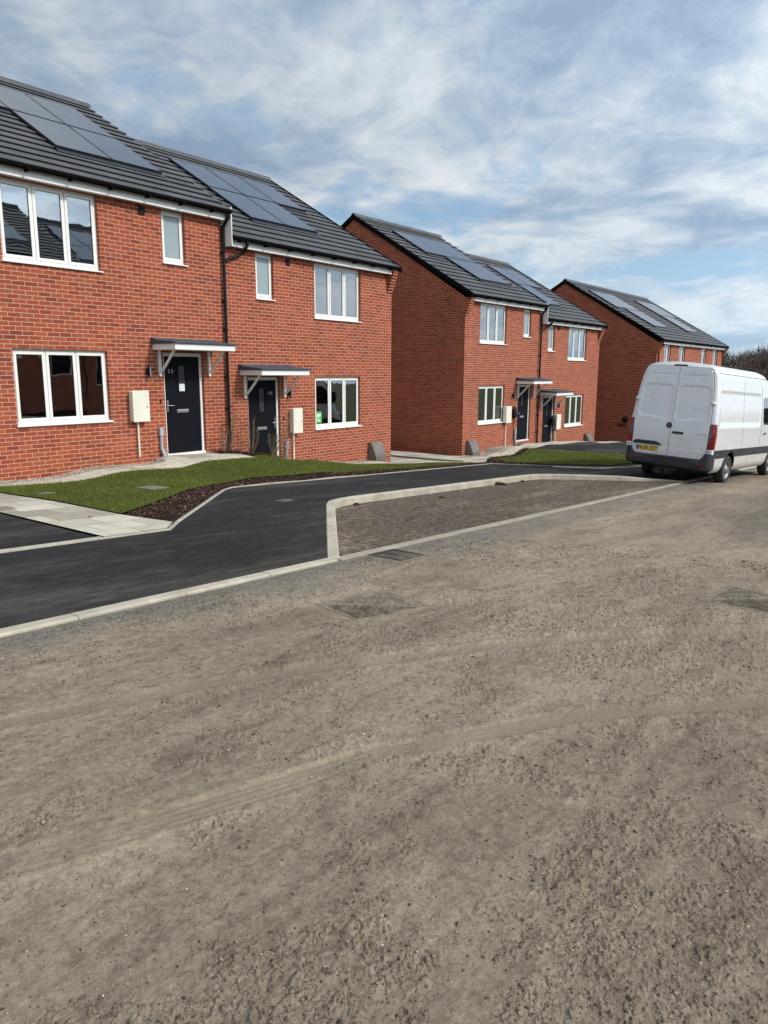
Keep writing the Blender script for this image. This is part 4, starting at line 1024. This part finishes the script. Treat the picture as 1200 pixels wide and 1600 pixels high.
# the pair on the other side of the road, seen mirrored in the upstairs glass
def copy_tree(o, parent=None):
    c = o.copy(); COL.objects.link(c)
    if parent is not None: c.parent = parent
    for ch in list(o.children): copy_tree(ch, c)
    return c
for src, lab in ((hA1, 'red brick house across the road, left half, mirrored in the nearest upstairs window'), (hA2, 'red brick house across the road, right half, mirrored in the nearest upstairs window')):
    kids = list(src.children); c = copy_tree(src); c['label'] = lab
    x, y = uv2w(8.6, -19.5); c.location = (x, y, PL(7.6)+1.9 + (.0 if src is hA1 else .45)); c.rotation_euler = (0,0,RA+math.pi)

# ------------------------------------------------------------------ van
def van():
    root = empty('panel_van')
    vx, vy, vz, yaw, roll, pit = 6.638, 17.514, -2.53+EYE, .725, -.047, -.044
    d = Vector((math.sin(yaw), math.cos(yaw), pit)).normalized(); l = Vector((math.cos(yaw), -math.sin(yaw), roll)); l = (l - d*l.dot(d)).normalized(); up = l.cross(d)
    # local: x = right, y = forward, z = up
    root.matrix_world = Matrix(((l.x,d.x,up.x,vx),(l.y,d.y,up.y,vy),(l.z,d.z,up.z,vz),(0,0,0,1)))
    tag(root, 'white panel van parked half on the pavement, seen from behind', 'van')
    Lg, WB, Rr, WR = 5.93, 3.665, 1.30, .345
    HP = [(.30,.90),(.36,.95),(.45,.985),(.62,1.0),(.85,1.012),(1.2,1.015),(1.42,1.0),(1.8,.962),(2.2,.912),(2.46,.872),(2.58,.842),(2.66,.80),(2.72,.73),(2.76,.62),(2.785,.42),(2.80,.20),(2.803,0)]
    hs = [p[0] for p in HP]; ws = [p[1] for p in HP]
    def wd(h): return float(np.interp(h, hs, ws))
    def lean(h): return .13*(max(0, h-1.15)/1.65)**1.5
    prof = []                                  # dense half profile from sill to roof centre
    for i in range(len(HP)-1):
        a, b = HP[i], HP[i+1]; n = max(1, int(math.hypot(a[0]-b[0], a[1]-b[1])/.035))
        prof += [(a[0]+(b[0]-a[0])*k/n, a[1]+(b[1]-a[1])*k/n) for k in range(n)]
    prof.append(HP[-1])
    def roofh(s): return float(np.interp(s, [0,3.7,4.05,4.35,4.6,5.25,5.45,5.75,5.88,5.93], [2.803,2.80,2.77,2.68,2.52,1.50,1.30,1.13,.98,.80]))
    def taper(s): return float(np.interp(s, [-.01,.0,.02,.05,.10,4.4,5.2,5.6,5.85,5.93], [.955,.962,.982,.994,1.0,1.0,.985,.93,.80,.66]))
    def rr(x, y, x0, x1, y0, y1, r, e):        # soft rounded rectangle, 1 inside
        cx, cy = max(x0+r-x, 0, x-(x1-r)), max(y0+r-y, 0, y-(y1-r)); dd = r - math.hypot(cx, cy)
        return ss(dd/e)
    def relief(s, h):
        k = 0
        k += .016*rr(s, h, .26, 3.50, 1.40, 2.20, .09, .04)
        k -= .006*math.exp(-((h-1.33)/.03)**2)*(.15 < s < 3.55)
        k += .010*math.exp(-((h-2.44)/.012)**2)*(.14 < s < 4.0)
        k += .006*math.exp(-((h-1.16)/.02)**2)*(.2 < s < 5.0)
        k -= .012*ss((.56-abs(math.hypot(s-Rr, h-.35)))/.05)*ss((h-.62)/.1)
        return k
    st = [0,.01,.02,.035,.05,.075,.10]; st += list(np.arange(.14, 4.0, .035)) + list(np.arange(4.0, 5.94, .06)); st.append(5.93)
    V, F = [], []; np_ = len(prof); full = 2*np_-1
    for s in st:
        H = roofh(s); T = taper(s); k = (H-.30)/2.503
        row = []
        for (h, w) in prof:
            hh = .30 + (h-.30)*k; w2 = w if k > .99 else wd(min(2.803, hh + (h-hh)*.75))
            if k < .99: w2 = min(w2, w*1.0 if h > 2.5 else w2)
            y = s + lean(hh)*max(0, 1 - s/.9)
            x = w2*T - (relief(s, hh) if s > .12 else 0)
            row.append((x, y, hh))
        V += row + [(-x, y, h) for x, y, h in row[-2::-1]]
    for i in range(len(st)-1):
        for j in range(full-1):
            sc = (st[i]+st[i+1])/2; a = V[i*full+j]; b = V[i*full+j+1]; hc = (a[2]+b[2])/2; xc = (a[0]+b[0])/2
            if (sc < .24 and hc < .60) or abs(xc) > .6 and hc < 1.2 and (math.hypot(sc-Rr, hc-.36) < .435 or math.hypot(sc-Rr-WB, hc-.36) < .435): continue
            F.append((i*full+j, i*full+j+1, (i+1)*full+j+1, (i+1)*full+j))
    for i in (0, len(st)-1):
        for j in range(np_-1):
            if i == 0 and prof[j][0] < .56: continue
            a, b = i*full+j, i*full+j+1; c, e = i*full+full-1-j, i*full+full-2-j
            F.append((a, b, e, c) if b != e else (a, b, c))
    m = MB(); m.v = V; m.f = F
    body = m.build('body', VANW, root, smooth=True)
    # floor and dark wheel housings
    fl = MB().box(-.88,.88,.25,5.7,.30,.36).box(-.5,.5,.35,1.1,.26,.31).box(-.12,.12,.6,4.6,.2,.3)
    for c in (Rr, Rr+WB):
        for sd in (-1, 1): fl.box(sd*.66, sd*.70, c-.45, c+.45, .3, .9); fl.box(sd*.70, sd*.94, c-.45, c+.45, .80, .84)
    fl.box(-.90,.90,.20,.24,.30,.62); fl.tube([(-.80, Rr, .34), (.80, Rr, .34)], .05, 10); fl.build('underbody', GAP, body)
    def side_patch(name, poly, mat, off, step=.08, sides=(1,-1), parent=root, smooth=True):
        vs, fs = poly_grid(poly, step)
        for sd in sides:
            m = MB()
            def X(s, h, o): return sd*(wd(h)*taper(s) - relief(s, h) + o)
            n = len(vs)
            m.add([(X(s,h,off), s + lean(h)*max(0, 1-s/.9), h) for s, h in vs], fs)
            P = [poly[i] for i in range(len(poly))]; E = []
            for i in range(len(P)):
                a, b = P[i], P[(i+1)%len(P)]; k = max(1, int(math.hypot(a[0]-b[0], a[1]-b[1])/step)); E += [(a[0]+(b[0]-a[0])*t/k, a[1]+(b[1]-a[1])*t/k) for t in range(k)]
            n = len(E); m.add([(X(s,h,off), s + lean(h)*max(0, 1-s/.9), h) for s, h in E] + [(X(s,h,-.01), s + lean(h)*max(0, 1-s/.9), h) for s, h in E], [(i, (i+1)%n, (i+1)%n+n, i+n) for i in range(n)])
            m.build(name, mat, parent, smooth=False)
    def circ_cut(s0, s1, z0, z1, cs, r=.45):
        """band between s0..s1 whose ends follow the wheel circles"""
        pts = []
        def edge(z, c, side): 
            dz = z-.36; return c + side*math.sqrt(max(0, r*r - dz*dz))
        for k in range(7):
            z = z0 + (z1-z0)*k/6; pts.append((edge(z, cs[0], 1) if cs[0] is not None else s0, z))
        for k in range(7):
            z = z1 + (z0-z1)*k/6; pts.append((edge(z, cs[1], -1) if cs[1] is not None else s1, z))
        return pts
    side_patch('side_moulding', circ_cut(.12, 0, .66, .845, (None, Rr)), VANP, .014)
    side_patch('side_moulding', circ_cut(0, 0, .66, .845, (Rr, Rr+WB)), VANP, .014)
    side_patch('side_moulding', circ_cut(0, 5.8, .66, .80, (Rr+WB, None)), VANP, .014)
    for c in (Rr, Rr+WB):
        for sd in (-1, 1):
            m = MB(); pts = []; 
            for k in range(17):
                a = math.pi*(-.03 + 1.06*k/16); s, h = c + .437*math.cos(a), .36 + .437*math.sin(a); pts.append((sd*(wd(h)*taper(s)+.004), s, h))
            m.tube(pts, .016, 6); m.build('wheel_arch_lip', VANP, body)
    # wheels
    for c in (Rr, Rr+WB):
        for sd in (1, -1):
            w = empty('wheel'); w.parent = root; w.location = (sd*.885, c, WR + (.0))
            T = MB(); pr = [(.215,-.10),(.235,-.112),(.30,-.118),(.33,-.105),(WR,-.08),(WR,.08),(.33,.105),(.30,.118),(.235,.112),(.215,.10)]
            T.lathe(pr, 40, 'x'); T.build('tyre', RUBBER, w, smooth=True)
            r = MB(); q = .104*sd
            r.lathe([(.222,q),(.205,q*1.02),(.198,q*.72),(.165,q*.52),(.10,q*.80),(.085,q*.98),(.075,q*1.12),(.0,q*1.14)], 32, 'x'); r.build('rim', STEEL, w, smooth=True)
            hb = MB()
            for k in range(12):
                a = 2*math.pi*k/12; hb.tube([(q*.60, .182*math.cos(a), .182*math.sin(a)), (q*.665, .182*math.cos(a), .182*math.sin(a))], .014, 8)
            hb.build('rim_holes', GAP, w)
    # rear doors
    def edgew(h): return float(np.interp(h, [.60,1.5,1.9,2.3,2.68], [.875,.885,.862,.815,.745]))
    def door_poly(sd):
        P = [(.004,.615)]
        for k in range(7):
            a = -math.pi/2 + math.pi/2*k/6; P.append((edgew(.7)-.11+.11*math.cos(a), .725+.11*math.sin(a)))
        for h in (1.0,1.4,1.7,1.9,2.1,2.3,2.45): P.append((edgew(h), h))
        for k in range(7):
            a = math.pi/2*k/6; P.append((edgew(2.56)-.13+.13*math.cos(a), 2.55+.13*math.sin(a)))
        P.append((.004, 2.70)); return P
    def rrel(t, h):
        k = .014*rr(t, h, .045-.0, .83 - max(0,(h-1.6))*.06, 1.50 - .06*(1-min(1,t/.5)), 2.28, .14, .03)
        k += .010*math.exp(-((h-2.50)/.012)**2)*(.08 < t < .68)
        k += (.008*math.exp(-((h-.835)/.010)**2) if True else 0)*(t < .86)
        return k
    for sd in (-1, 1):
        poly = door_poly(sd); vs, fs = poly_grid(poly, .021)
        m = MB(); m.v = [(sd*t, lean(h) - .022 + rrel(t, h), h) for t, h in vs]; m.f = fs
        dd = m.build('rear_door', VANW, root, smooth=True)
        so = dd.modifiers.new('thickness', 'SOLIDIFY'); so.thickness = .018; so.offset = -1 if sd < 0 else 1; so.offset = 0
        tag(dd, 'left rear door with yellow number plate' if sd < 0 else 'right rear door with black handle')
        gp = [(0 if t < .01 else t+.010, h - .010 if h < .62 else h+(.010 if h > 2.5 else 0)) for t, h in poly]
        vs, fs = poly_grid(gp, .1); m = MB(); m.v = [(sd*t, lean(h)-.006, h) for t, h in vs]; m.f = fs; m.build('door_gap', GAP, body)
        h_ = MB(); hy = lean(1.9)-.045
        h_.tube([(sd*.93, hy+.03, 1.90), (sd*.885, hy, 1.905), (sd*.84, hy+.012, 1.90)], .022, 8).tube([(sd*.885, hy-.01, 1.865),(sd*.885, hy-.01, 1.945)], .017, 8)
        h_.build('hinge', VANW, dd, smooth=True)
        # tail light, running up the corner
        m = MB(); n = 12
        for (za, zb, mt) in ((.865, 1.44, RED),):
            rows = []
            for k in range(n+1):
                z = za + (zb-za)*k/n; t0 = .895 + .0*(z-za); ins = .045*ss((z-1.1)/.4)
                x1 = wd(z)+.008; y = lean(z)
                rows.append([(sd*(t0+ins*.3), y+.02, z), (sd*(t0+ins*.3), y-.030, z), (sd*(x1-.05), y-.030, z), (sd*(x1-.012), y-.008, z), (sd*x1, y+.045, z), (sd*(x1-.0), y+.115-ins*.5, z), (sd*(x1-.03), y+.125-ins*.5, z)])
            vs = [p for r_ in rows for p in r_]; w_ = 7
            m.add(vs, [(i*w_+j, i*w_+j+1, (i+1)*w_+j+1, (i+1)*w_+j) for i in range(n) for j in range(w_-1)] + [tuple(range(w_)), tuple(n*w_+j for j in range(w_-1,-1,-1))])
            tl = m.build('tail_light', mt, root, bevel=.004)
        sm = MB(); sm.prism([(.905,1.04),(.94,1.04),(.95,1.20),(.935,1.33),(.91,1.33)], 0, .006, 'z')
        sm.v = [(sd*p[0], lean(p[1])-.031-p[2], p[1]) for p in sm.v]; sm.build('reversing_lens', SMOKE, tl)
        # white reflector decal below
        m = MB().box(sd*.90, sd*.985, -.042, -.028, .765, .855); m.box(sd*.90, sd*1.015, -.028, .03, .765, .855); stc = m.build('white_marker', WHITEP, root, bevel=.008)
        m = MB().box(sd*.925, sd*.95, -.0445, -.0422, .785, .835).box(sd*.965, sd*.975, -.0445, -.0422, .79, .83); m.build('marker_print', GAP, stc)
    # bumper wraps round the rear
    def bpath(o): return [(-1.015-o+.0, .22), (-1.02-o, .10), (-1.0-o*.8, .0), (-.95-o*.4, -.055-o), (-.85, -.085-o), (0, -.105-o), (.85, -.085-o), (.95+o*.4, -.055-o), (1.0+o*.8, .0), (1.02+o, .10), (1.015+o, .22)]
    def top(x): return .60 + .16*ss((abs(x)-.80)/.09)
    m = MB(); out = bpath(0); n = len(out)
    dense = []
    for i in range(n-1):
        k = 10 if abs(out[i][0]-out[i+1][0]) > .5 else 3
        dense += [(out[i][0]+(out[i+1][0]-out[i][0])*t/k, out[i][1]+(out[i+1][1]-out[i][1])*t/k) for t in range(k)]
    dense.append(out[-1]); rows = []
    for (x, y) in dense:
        tz = top(x); cx_, cy_ = x*.93, y + .10 if abs(x) < .97 else y
        inx = x*.90 if abs(x) > .9 else x
        rows.append([(x*.965, min(y+.05, .22), .37), (x, y, .40), (x*1.004, y-.006, .52), (x*.998, y+.006, tz-.02), (x*.985, y+.02, tz), (inx, max(y, .02)+.06 if abs(x)<.9 else y+.0, tz+.001)])
    w_ = 6; vs = [p for r_ in rows for p in r_]
    m.add(vs, [(i*w_+j, i*w_+j+1, (i+1)*w_+j+1, (i+1)*w_+j) for i in range(len(rows)-1) for j in range(w_-1)])
    bp = m.build('rear_bumper', VANP, root, smooth=False)
    m = MB().box(-.80,.80,-.125,-.108,.44,.452).box(-.55,.55,-.13,-.10,.575,.59); m.build('bumper_step', VANP, bp)
    for sd in (-1, 1):
        MB().box(sd*.70, sd*.93, -.118 + .02, -.088, .488, .532).build('bumper_reflector', REDD, bp, bevel=.004)
        MB().box(sd*1.008, sd*1.032, .30, .33, .735, .765).build('side_marker', AMBER, root)
    # plate, trim, badge, handle, brake light
    DR = [o for o in root.children if o.name.startswith('rear_door')]
    dl, drr = DR[0], DR[1]
    yl = -.033
    P = MB().box(-.755, -.235, yl-.006, yl, .695, .81).build('number_plate', YEL, dl, bevel=.003)
    MB().box(-.752, -.712, yl-.0075, yl-.006, .699, .806).build('blue_band', BLUE, P)
    text_obj('plate_text', 'NL68 ZDT', .125, GAP, P, (-.472, yl-.008, .7515), (math.pi/2,0,0), .001, .84)
    tr = [(-.85,.845),(-.82,.905),(-.76,.93),(-.30,.93),(-.22,.905),(-.15,.845)]
    m = MB().prism(tr, yl-.028, -.012, 'y'); m.build('plate_trim', VANP, dl, bevel=.01)
    m = MB().lathe([(.0,-.014),(.060,-.014),(.068,-.008),(.068,0)], 28, 'y', (-.035, -.031, 1.335)); em = m.build('emblem', GAP, dl, smooth=False)
    m = MB(); c0 = Vector((-.035, -.047, 1.335))
    for k in range(3):
        a = math.pi/2 + 2*math.pi*k/3; t_ = Vector((math.cos(a), 0, math.sin(a))); nn = Vector((-t_.z, 0, t_.x))
        m.add([c0+nn*.008, c0-nn*.008, c0+t_*.046], [(0,1,2)])
    m.tube([(c0.x+.049*math.cos(2*math.pi*k/24), c0.y, c0.z+.049*math.sin(2*math.pi*k/24)) for k in range(25)], .0035, 6); m.build('star', STEEL, em)
    m = MB().box(.055,.315,-.036,-.020,1.145,1.205); hr = m.build('door_handle', GAP, drr, bevel=.02); MB().box(.07,.30,-.056,-.040,1.165,1.192).build('grip', VANP, hr, bevel=.008)
    text_obj('script', '314 CDI', .052, CHROME, drr, (.72,-.0335,1.185), (math.pi/2,0,0), .002, 1.15)
    bl = MB().box(-.15,.15,lean(2.72)-.03,lean(2.72)+.05,2.705,2.742).build('brake_light', REDD, root, bevel=.006)
    # shut lines and trim along the sides
    def side_line(name, pts, r=.005):
        for sd in (1, -1): MB().tube([(sd*(wd(h)*taper(s)-relief(s,h)+.0005), s + lean(h)*max(0, 1-s/.9), h) for s, h in pts], r, 5).build(name, GAP, body)
    side_line('panel_gap', [(2.09, h) for h in np.arange(.9, 2.5, .06)], .0028)
    side_line('panel_gap', [(3.60, h) for h in np.arange(.87, 2.42, .06)], .004)
    side_line('roof_gutter', [(s, 2.585) for s in np.arange(.16, 4.1, .1)], .006)
    side_line('panel_gap', [(4.85, h) for h in np.arange(.5, 1.5, .06)], .004)
    side_patch('cab_window', [(3.76,1.52),(3.74,2.02),(3.82,2.12),(4.45,2.12),(4.62,2.0),(4.98,1.5),(4.98,1.42),(3.84,1.42)], DGLASS, .004, .06)
    m = MB(); 
    for sd in (1,-1): m.tube([(sd*1.04, 3.86, 1.19),(sd*1.045, 3.95,1.19),(sd*1.03,4.05,1.19)], .016, 8); m.box(sd*1.02, sd*1.10, 4.78, 4.84, 1.48, 1.54)
    m.build('side_handle', VANP, body)
    for sd in (1,-1):
        MB().box(sd*1.06, sd*1.26, 4.76, 4.86, 1.48, 1.90).build('mirror', VANP, root, bevel=.03)
    m = MB(); nn = 12; vs = []
    for i in range(7):
        s = 4.64 + (5.22-4.64)*i/6; H = roofh(s)
        for j in range(nn+1):
            u = -1+2*j/nn; w = wd(min(2.8, H))*.90 if False else .80 + .10*(i/6); vs.append((u*w, s-.01*(1-u*u)*0, H - .05*abs(u)**4 + .012))
    m.add(vs, [(i*(nn+1)+j, i*(nn+1)+j+1, (i+1)*(nn+1)+j+1, (i+1)*(nn+1)+j) for i in range(6) for j in range(nn)]); m.build('windscreen', DGLASS, root, smooth=True)
    m = MB().box(-.62,.62,5.90,5.965,.62,.98); m.build('grille', VANP, root, bevel=.03)
    m = MB().box(-.92,.92,5.72,5.99,.30,.56); m.build('front_bumper', VANP, root, bevel=.05)
    for sd in (1,-1): MB().box(sd*.64, sd*.86, 5.76, 5.93, .78, 1.02).build('headlight', SMOKE, root, bevel=.03)
    m = MB().box(-.25,.25,.0,.25,.28,.36).box(-.30,-.10,-.0,.2,.20,.29); m.build('tow_bracket', GAP, body)
    return root
van()

# ------------------------------------------------------------------ planting
def dry_plant(u, v, h, n, lean_, label, canes=False):
    root = empty('dry_shrub', (*uv2w(u, v), YO(u, v)+.0)); tag(root, label, 'plant', 'leafless shrubs between the two nearest doors')
    m = MB()
    for i in range(n):
        a = random.uniform(0, 6.28); sp = random.uniform(.02, .17); hh = h*random.uniform(.6, 1)
        p0 = Vector((math.cos(a)*.02, math.sin(a)*.02, -.03)); p1 = Vector((math.cos(a)*sp + lean_*hh*.5, math.sin(a)*sp*.6, hh*.5)); p2 = Vector((math.cos(a)*sp*1.2 + lean_*hh, math.sin(a)*sp, hh))
        m.tube([p0, p1 + Vector((random.uniform(-.015,.015),0,0)), p2], [.006,.0045,.003], 4)
        for k in range(4):
            t = random.uniform(.35, .95); q = p1.lerp(p2, t); b = random.uniform(0, 6.28)
            m.tube([q, q + Vector((math.cos(b)*.05, math.sin(b)*.05, random.uniform(.02,.07)))], [.0035,.002], 3)
    m.build('stems', STEM, root)
    lf = MB()
    for i in range(n*9):
        a = random.uniform(0, 6.28); z = random.uniform(.1, 1)*h; r = random.uniform(0, .1); c = Vector((math.cos(a)*r + lean_*z, math.sin(a)*r, z)); s = random.uniform(.006,.014)
        lf.add([c+Vector((-s,0,0)), c+Vector((s,random.uniform(-s,s),s*.4)), c+Vector((0,s,s*1.5))], [(0,1,2)])
    lf.build('dry_leaves', CHIP, root)
    if canes:
        m = MB(); 
        for dx in (0, .05): m.tube([(dx-.05, .02, -.05), (dx+lean_*h*1.1, -.02, h*1.08)], .006, 6)
        m.build('cane', CANE, root)
for u, v, h, n, ln, lab, cn in [(-.42,-.30,.62,6,.0,'lowest twiggy shrub left of the black downpipe',False), (-.20,-.24,.95,6,.18,'tall thin twigs just left of the black downpipe',False),
      (.13,-.26,.80,5,.0,'thin twigs just right of the black downpipe',False), (.40,-.30,.92,8,.0,'dense upright twigs beside the left jamb of door 26',False),
      (.60,-.80,.55,6,.0,'short twigs in front of the left side of door 26',False), (.52,-.85,.85,6,.40,'slanting canes in front of the middle of door 26',True),
      (.92,-.70,.62,5,.15,'short leaning twigs in front of door 26',False), (1.10,-.70,.70,5,.05,'upright twigs in front of the right side of door 26',False)]:
    dry_plant(u, v, h, n, ln, lab, cn)

# ------------------------------------------------------------------ woodland at the end of the street
def bare_tree(seed, H, dense=1.0, ivy=False):
    rnd = random.Random(seed); tr = MB(); cr = MB(); lf = []
    def branch(p, d, L, r, depth):
        n = 3; pts = [p]; q = p.copy(); dd = d.copy()
        for i in range(n):
            dd = (dd + Vector((rnd.uniform(-1,1), rnd.uniform(-1,1), rnd.uniform(-.2,.7)))*.16).normalized(); q = q + dd*(L/n); pts.append(q.copy())
        rs = [r*(1-.45*i/n) for i in range(n+1)]
        (tr if depth < 2 else cr).tube(pts, rs, 6 if depth < 2 else 3, cap=False)
        if depth == 4: return
        k = {0: 9, 1: 6, 2: 5, 3: 4}[depth]
        for i in range(k):
            t = rnd.uniform(.30 if depth == 0 else .15, 1); ii = min(n-1, int(t*n)); c = pts[ii].lerp(pts[ii+1], t*n-ii)
            a = rnd.uniform(0, 6.283); side = Vector((math.cos(a), math.sin(a), rnd.uniform(.15,.9))).normalized()
            nd = (dd*.55 + side).normalized(); branch(c, nd, L*rnd.uniform(.42,.62), rs[ii]*.55, depth+1)
        if depth == 0: branch(pts[-1], dd, L*.6, r*.5, 1)
    branch(Vector((0,0,-.3)), Vector((0,0,1)), H*.62, H*.016, 0)
    vt = np.array(cr.v); 
    # fine twigs: short slivers off the branchlets
    n = int(2600*dense); k = RNG.integers(0, len(vt), n); P = vt[k] + RNG.normal(0, .10, (n,3)); D = RNG.normal(0, 1, (n,3)); D[:,2] = np.abs(D[:,2]); D /= np.linalg.norm(D, axis=1)[:,None]
    L = RNG.uniform(.25,.75,n)[:,None]; S_ = np.cross(D, RNG.normal(0,1,(n,3))); S_ /= np.linalg.norm(S_, axis=1)[:,None]
    tri = np.stack([P - S_*.014, P + S_*.014, P + D*L], 1).reshape(-1,3); b = len(cr.v)
    cr.v += [tuple(x) for x in tri]; cr.f += [(b+3*i, b+3*i+1, b+3*i+2) for i in range(n)]
    if ivy:
        n = 2600; k = RNG.integers(0, len(vt), n); P = vt[k] + RNG.normal(0, .28, (n,3)); A = RNG.normal(0,.10,(n,3)); B = RNG.normal(0,.10,(n,3)); tri = np.stack([P, P+A, P+B], 1).reshape(-1,3)
        lv = MB(); lv.v = [tuple(x) for x in tri]; lv.f = [(3*i,3*i+1,3*i+2) for i in range(n)]
    def mk(name, mb, mat):
        me = bpy.data.meshes.new(name); me.from_pydata(mb.v, [], mb.f); me.materials.append(mat); return me
    return mk('trunk', tr, BARK), mk('crown', cr, TWIG), (mk('ivy', lv, EVER) if ivy else None)
protos = [bare_tree(1, 9.0), bare_tree(5, 8.2, 1.3), bare_tree(9, 9.5, .9), bare_tree(14, 7.0, 1.1, True)]
def put_tree(px, dist, top, kind, label, group='bare trees at the end of the street'):
    """stand a tree at a bearing and distance; top = height of its tip above the eye"""
    me = protos[kind]; zg = -6.6 - (dist-60)*.02 + EYE
    x = (px-600)/FPX*dist; y = dist; Ht = top + EYE - zg; base_h = {0: 10.2, 1: 9.3, 2: 10.8, 3: 7.9}[kind]
    r = empty('tree', (x, y, zg), random.uniform(0, 6.28)); k = Ht/base_h; r.scale = (k*1.05, k*1.05, k)
    tag(r, label, 'tree', group)
    for nm, q in zip(('trunk','crown','ivy'), me):
        if q: o = bpy.data.objects.new(nm, q); link(o, r)
spec = [(1136,72,1.9,0,'leafless tree just right of the farthest house'), (1146,80,2.0,1,'leafless tree second from the farthest house'), (1153,68,1.5,3,'low ivy green tree third from the farthest house'),
        (1163,84,2.5,2,'leafless tree with a feathery top, fourth from the farthest house'), (1171,70,2.0,1,'leafless tree fifth from the farthest house'), (1181,64,2.3,0,'tall bare tree above the front of the van roof'),
        (1190,76,3.6,3,'dark ivy clad tree, second from the right edge'), (1198,66,2.6,2,'bare tree at the right edge of the picture'), (1207,74,3.4,3,'dark ivy clad tree cut by the right edge'),
        (1217,66,2.5,0,'bare tree just outside the right edge'), (1229,78,2.8,1,'bare tree further outside the right edge'), (1126,82,1.8,2,'bare tree mostly hidden behind the farthest house')]
for s_ in spec: put_tree(*s_)
# the wood behind, one tangled mass
n = 26000
wx = RNG.uniform(30, 62, n); wy = RNG.uniform(84, 104, n)
hz = 9.2 + 1.6*(fbm(wx*.22, wy*.2, 3, 5)-.5)*2 + .9*(fbm(wx*.9, wy*.2, 3, 6)-.5)*2
wz = -7.2 + EYE + hz*RNG.uniform(0, 1, n)**.75
D = RNG.normal(0, .5, (n,3)); D[:,2] = np.abs(D[:,2])+.5; D /= np.linalg.norm(D, axis=1)[:,None]; Lw = RNG.uniform(.5,1.6,n)[:,None]; S_ = np.cross(D, RNG.normal(0,1,(n,3))); S_ /= np.linalg.norm(S_, axis=1)[:,None]
P = np.stack([wx, wy, wz], 1); tri = np.stack([P - S_*.055, P + S_*.055, P + D*Lw], 1).reshape(-1,3)
wd_ = fast_mesh('woodland', tri, np.arange(3*n).reshape(-1,3), TWIG, 3); tag(wd_, 'brown winter woodland behind the bare trees at the far right', 'woodland', None, 'stuff')
# overhead line near the wood
m = MB(); a, b = Vector((33.0, 76, EYE+1.72)), Vector((52, 70, EYE+1.9))
m.tube([a.lerp(b, t/12) - Vector((0,0,.35*math.sin(math.pi*t/12))) for t in range(13)], .018, 5); tag(m.build('overhead_cable', GAP), 'thin overhead cable crossing the sky above the bare trees', 'cable')
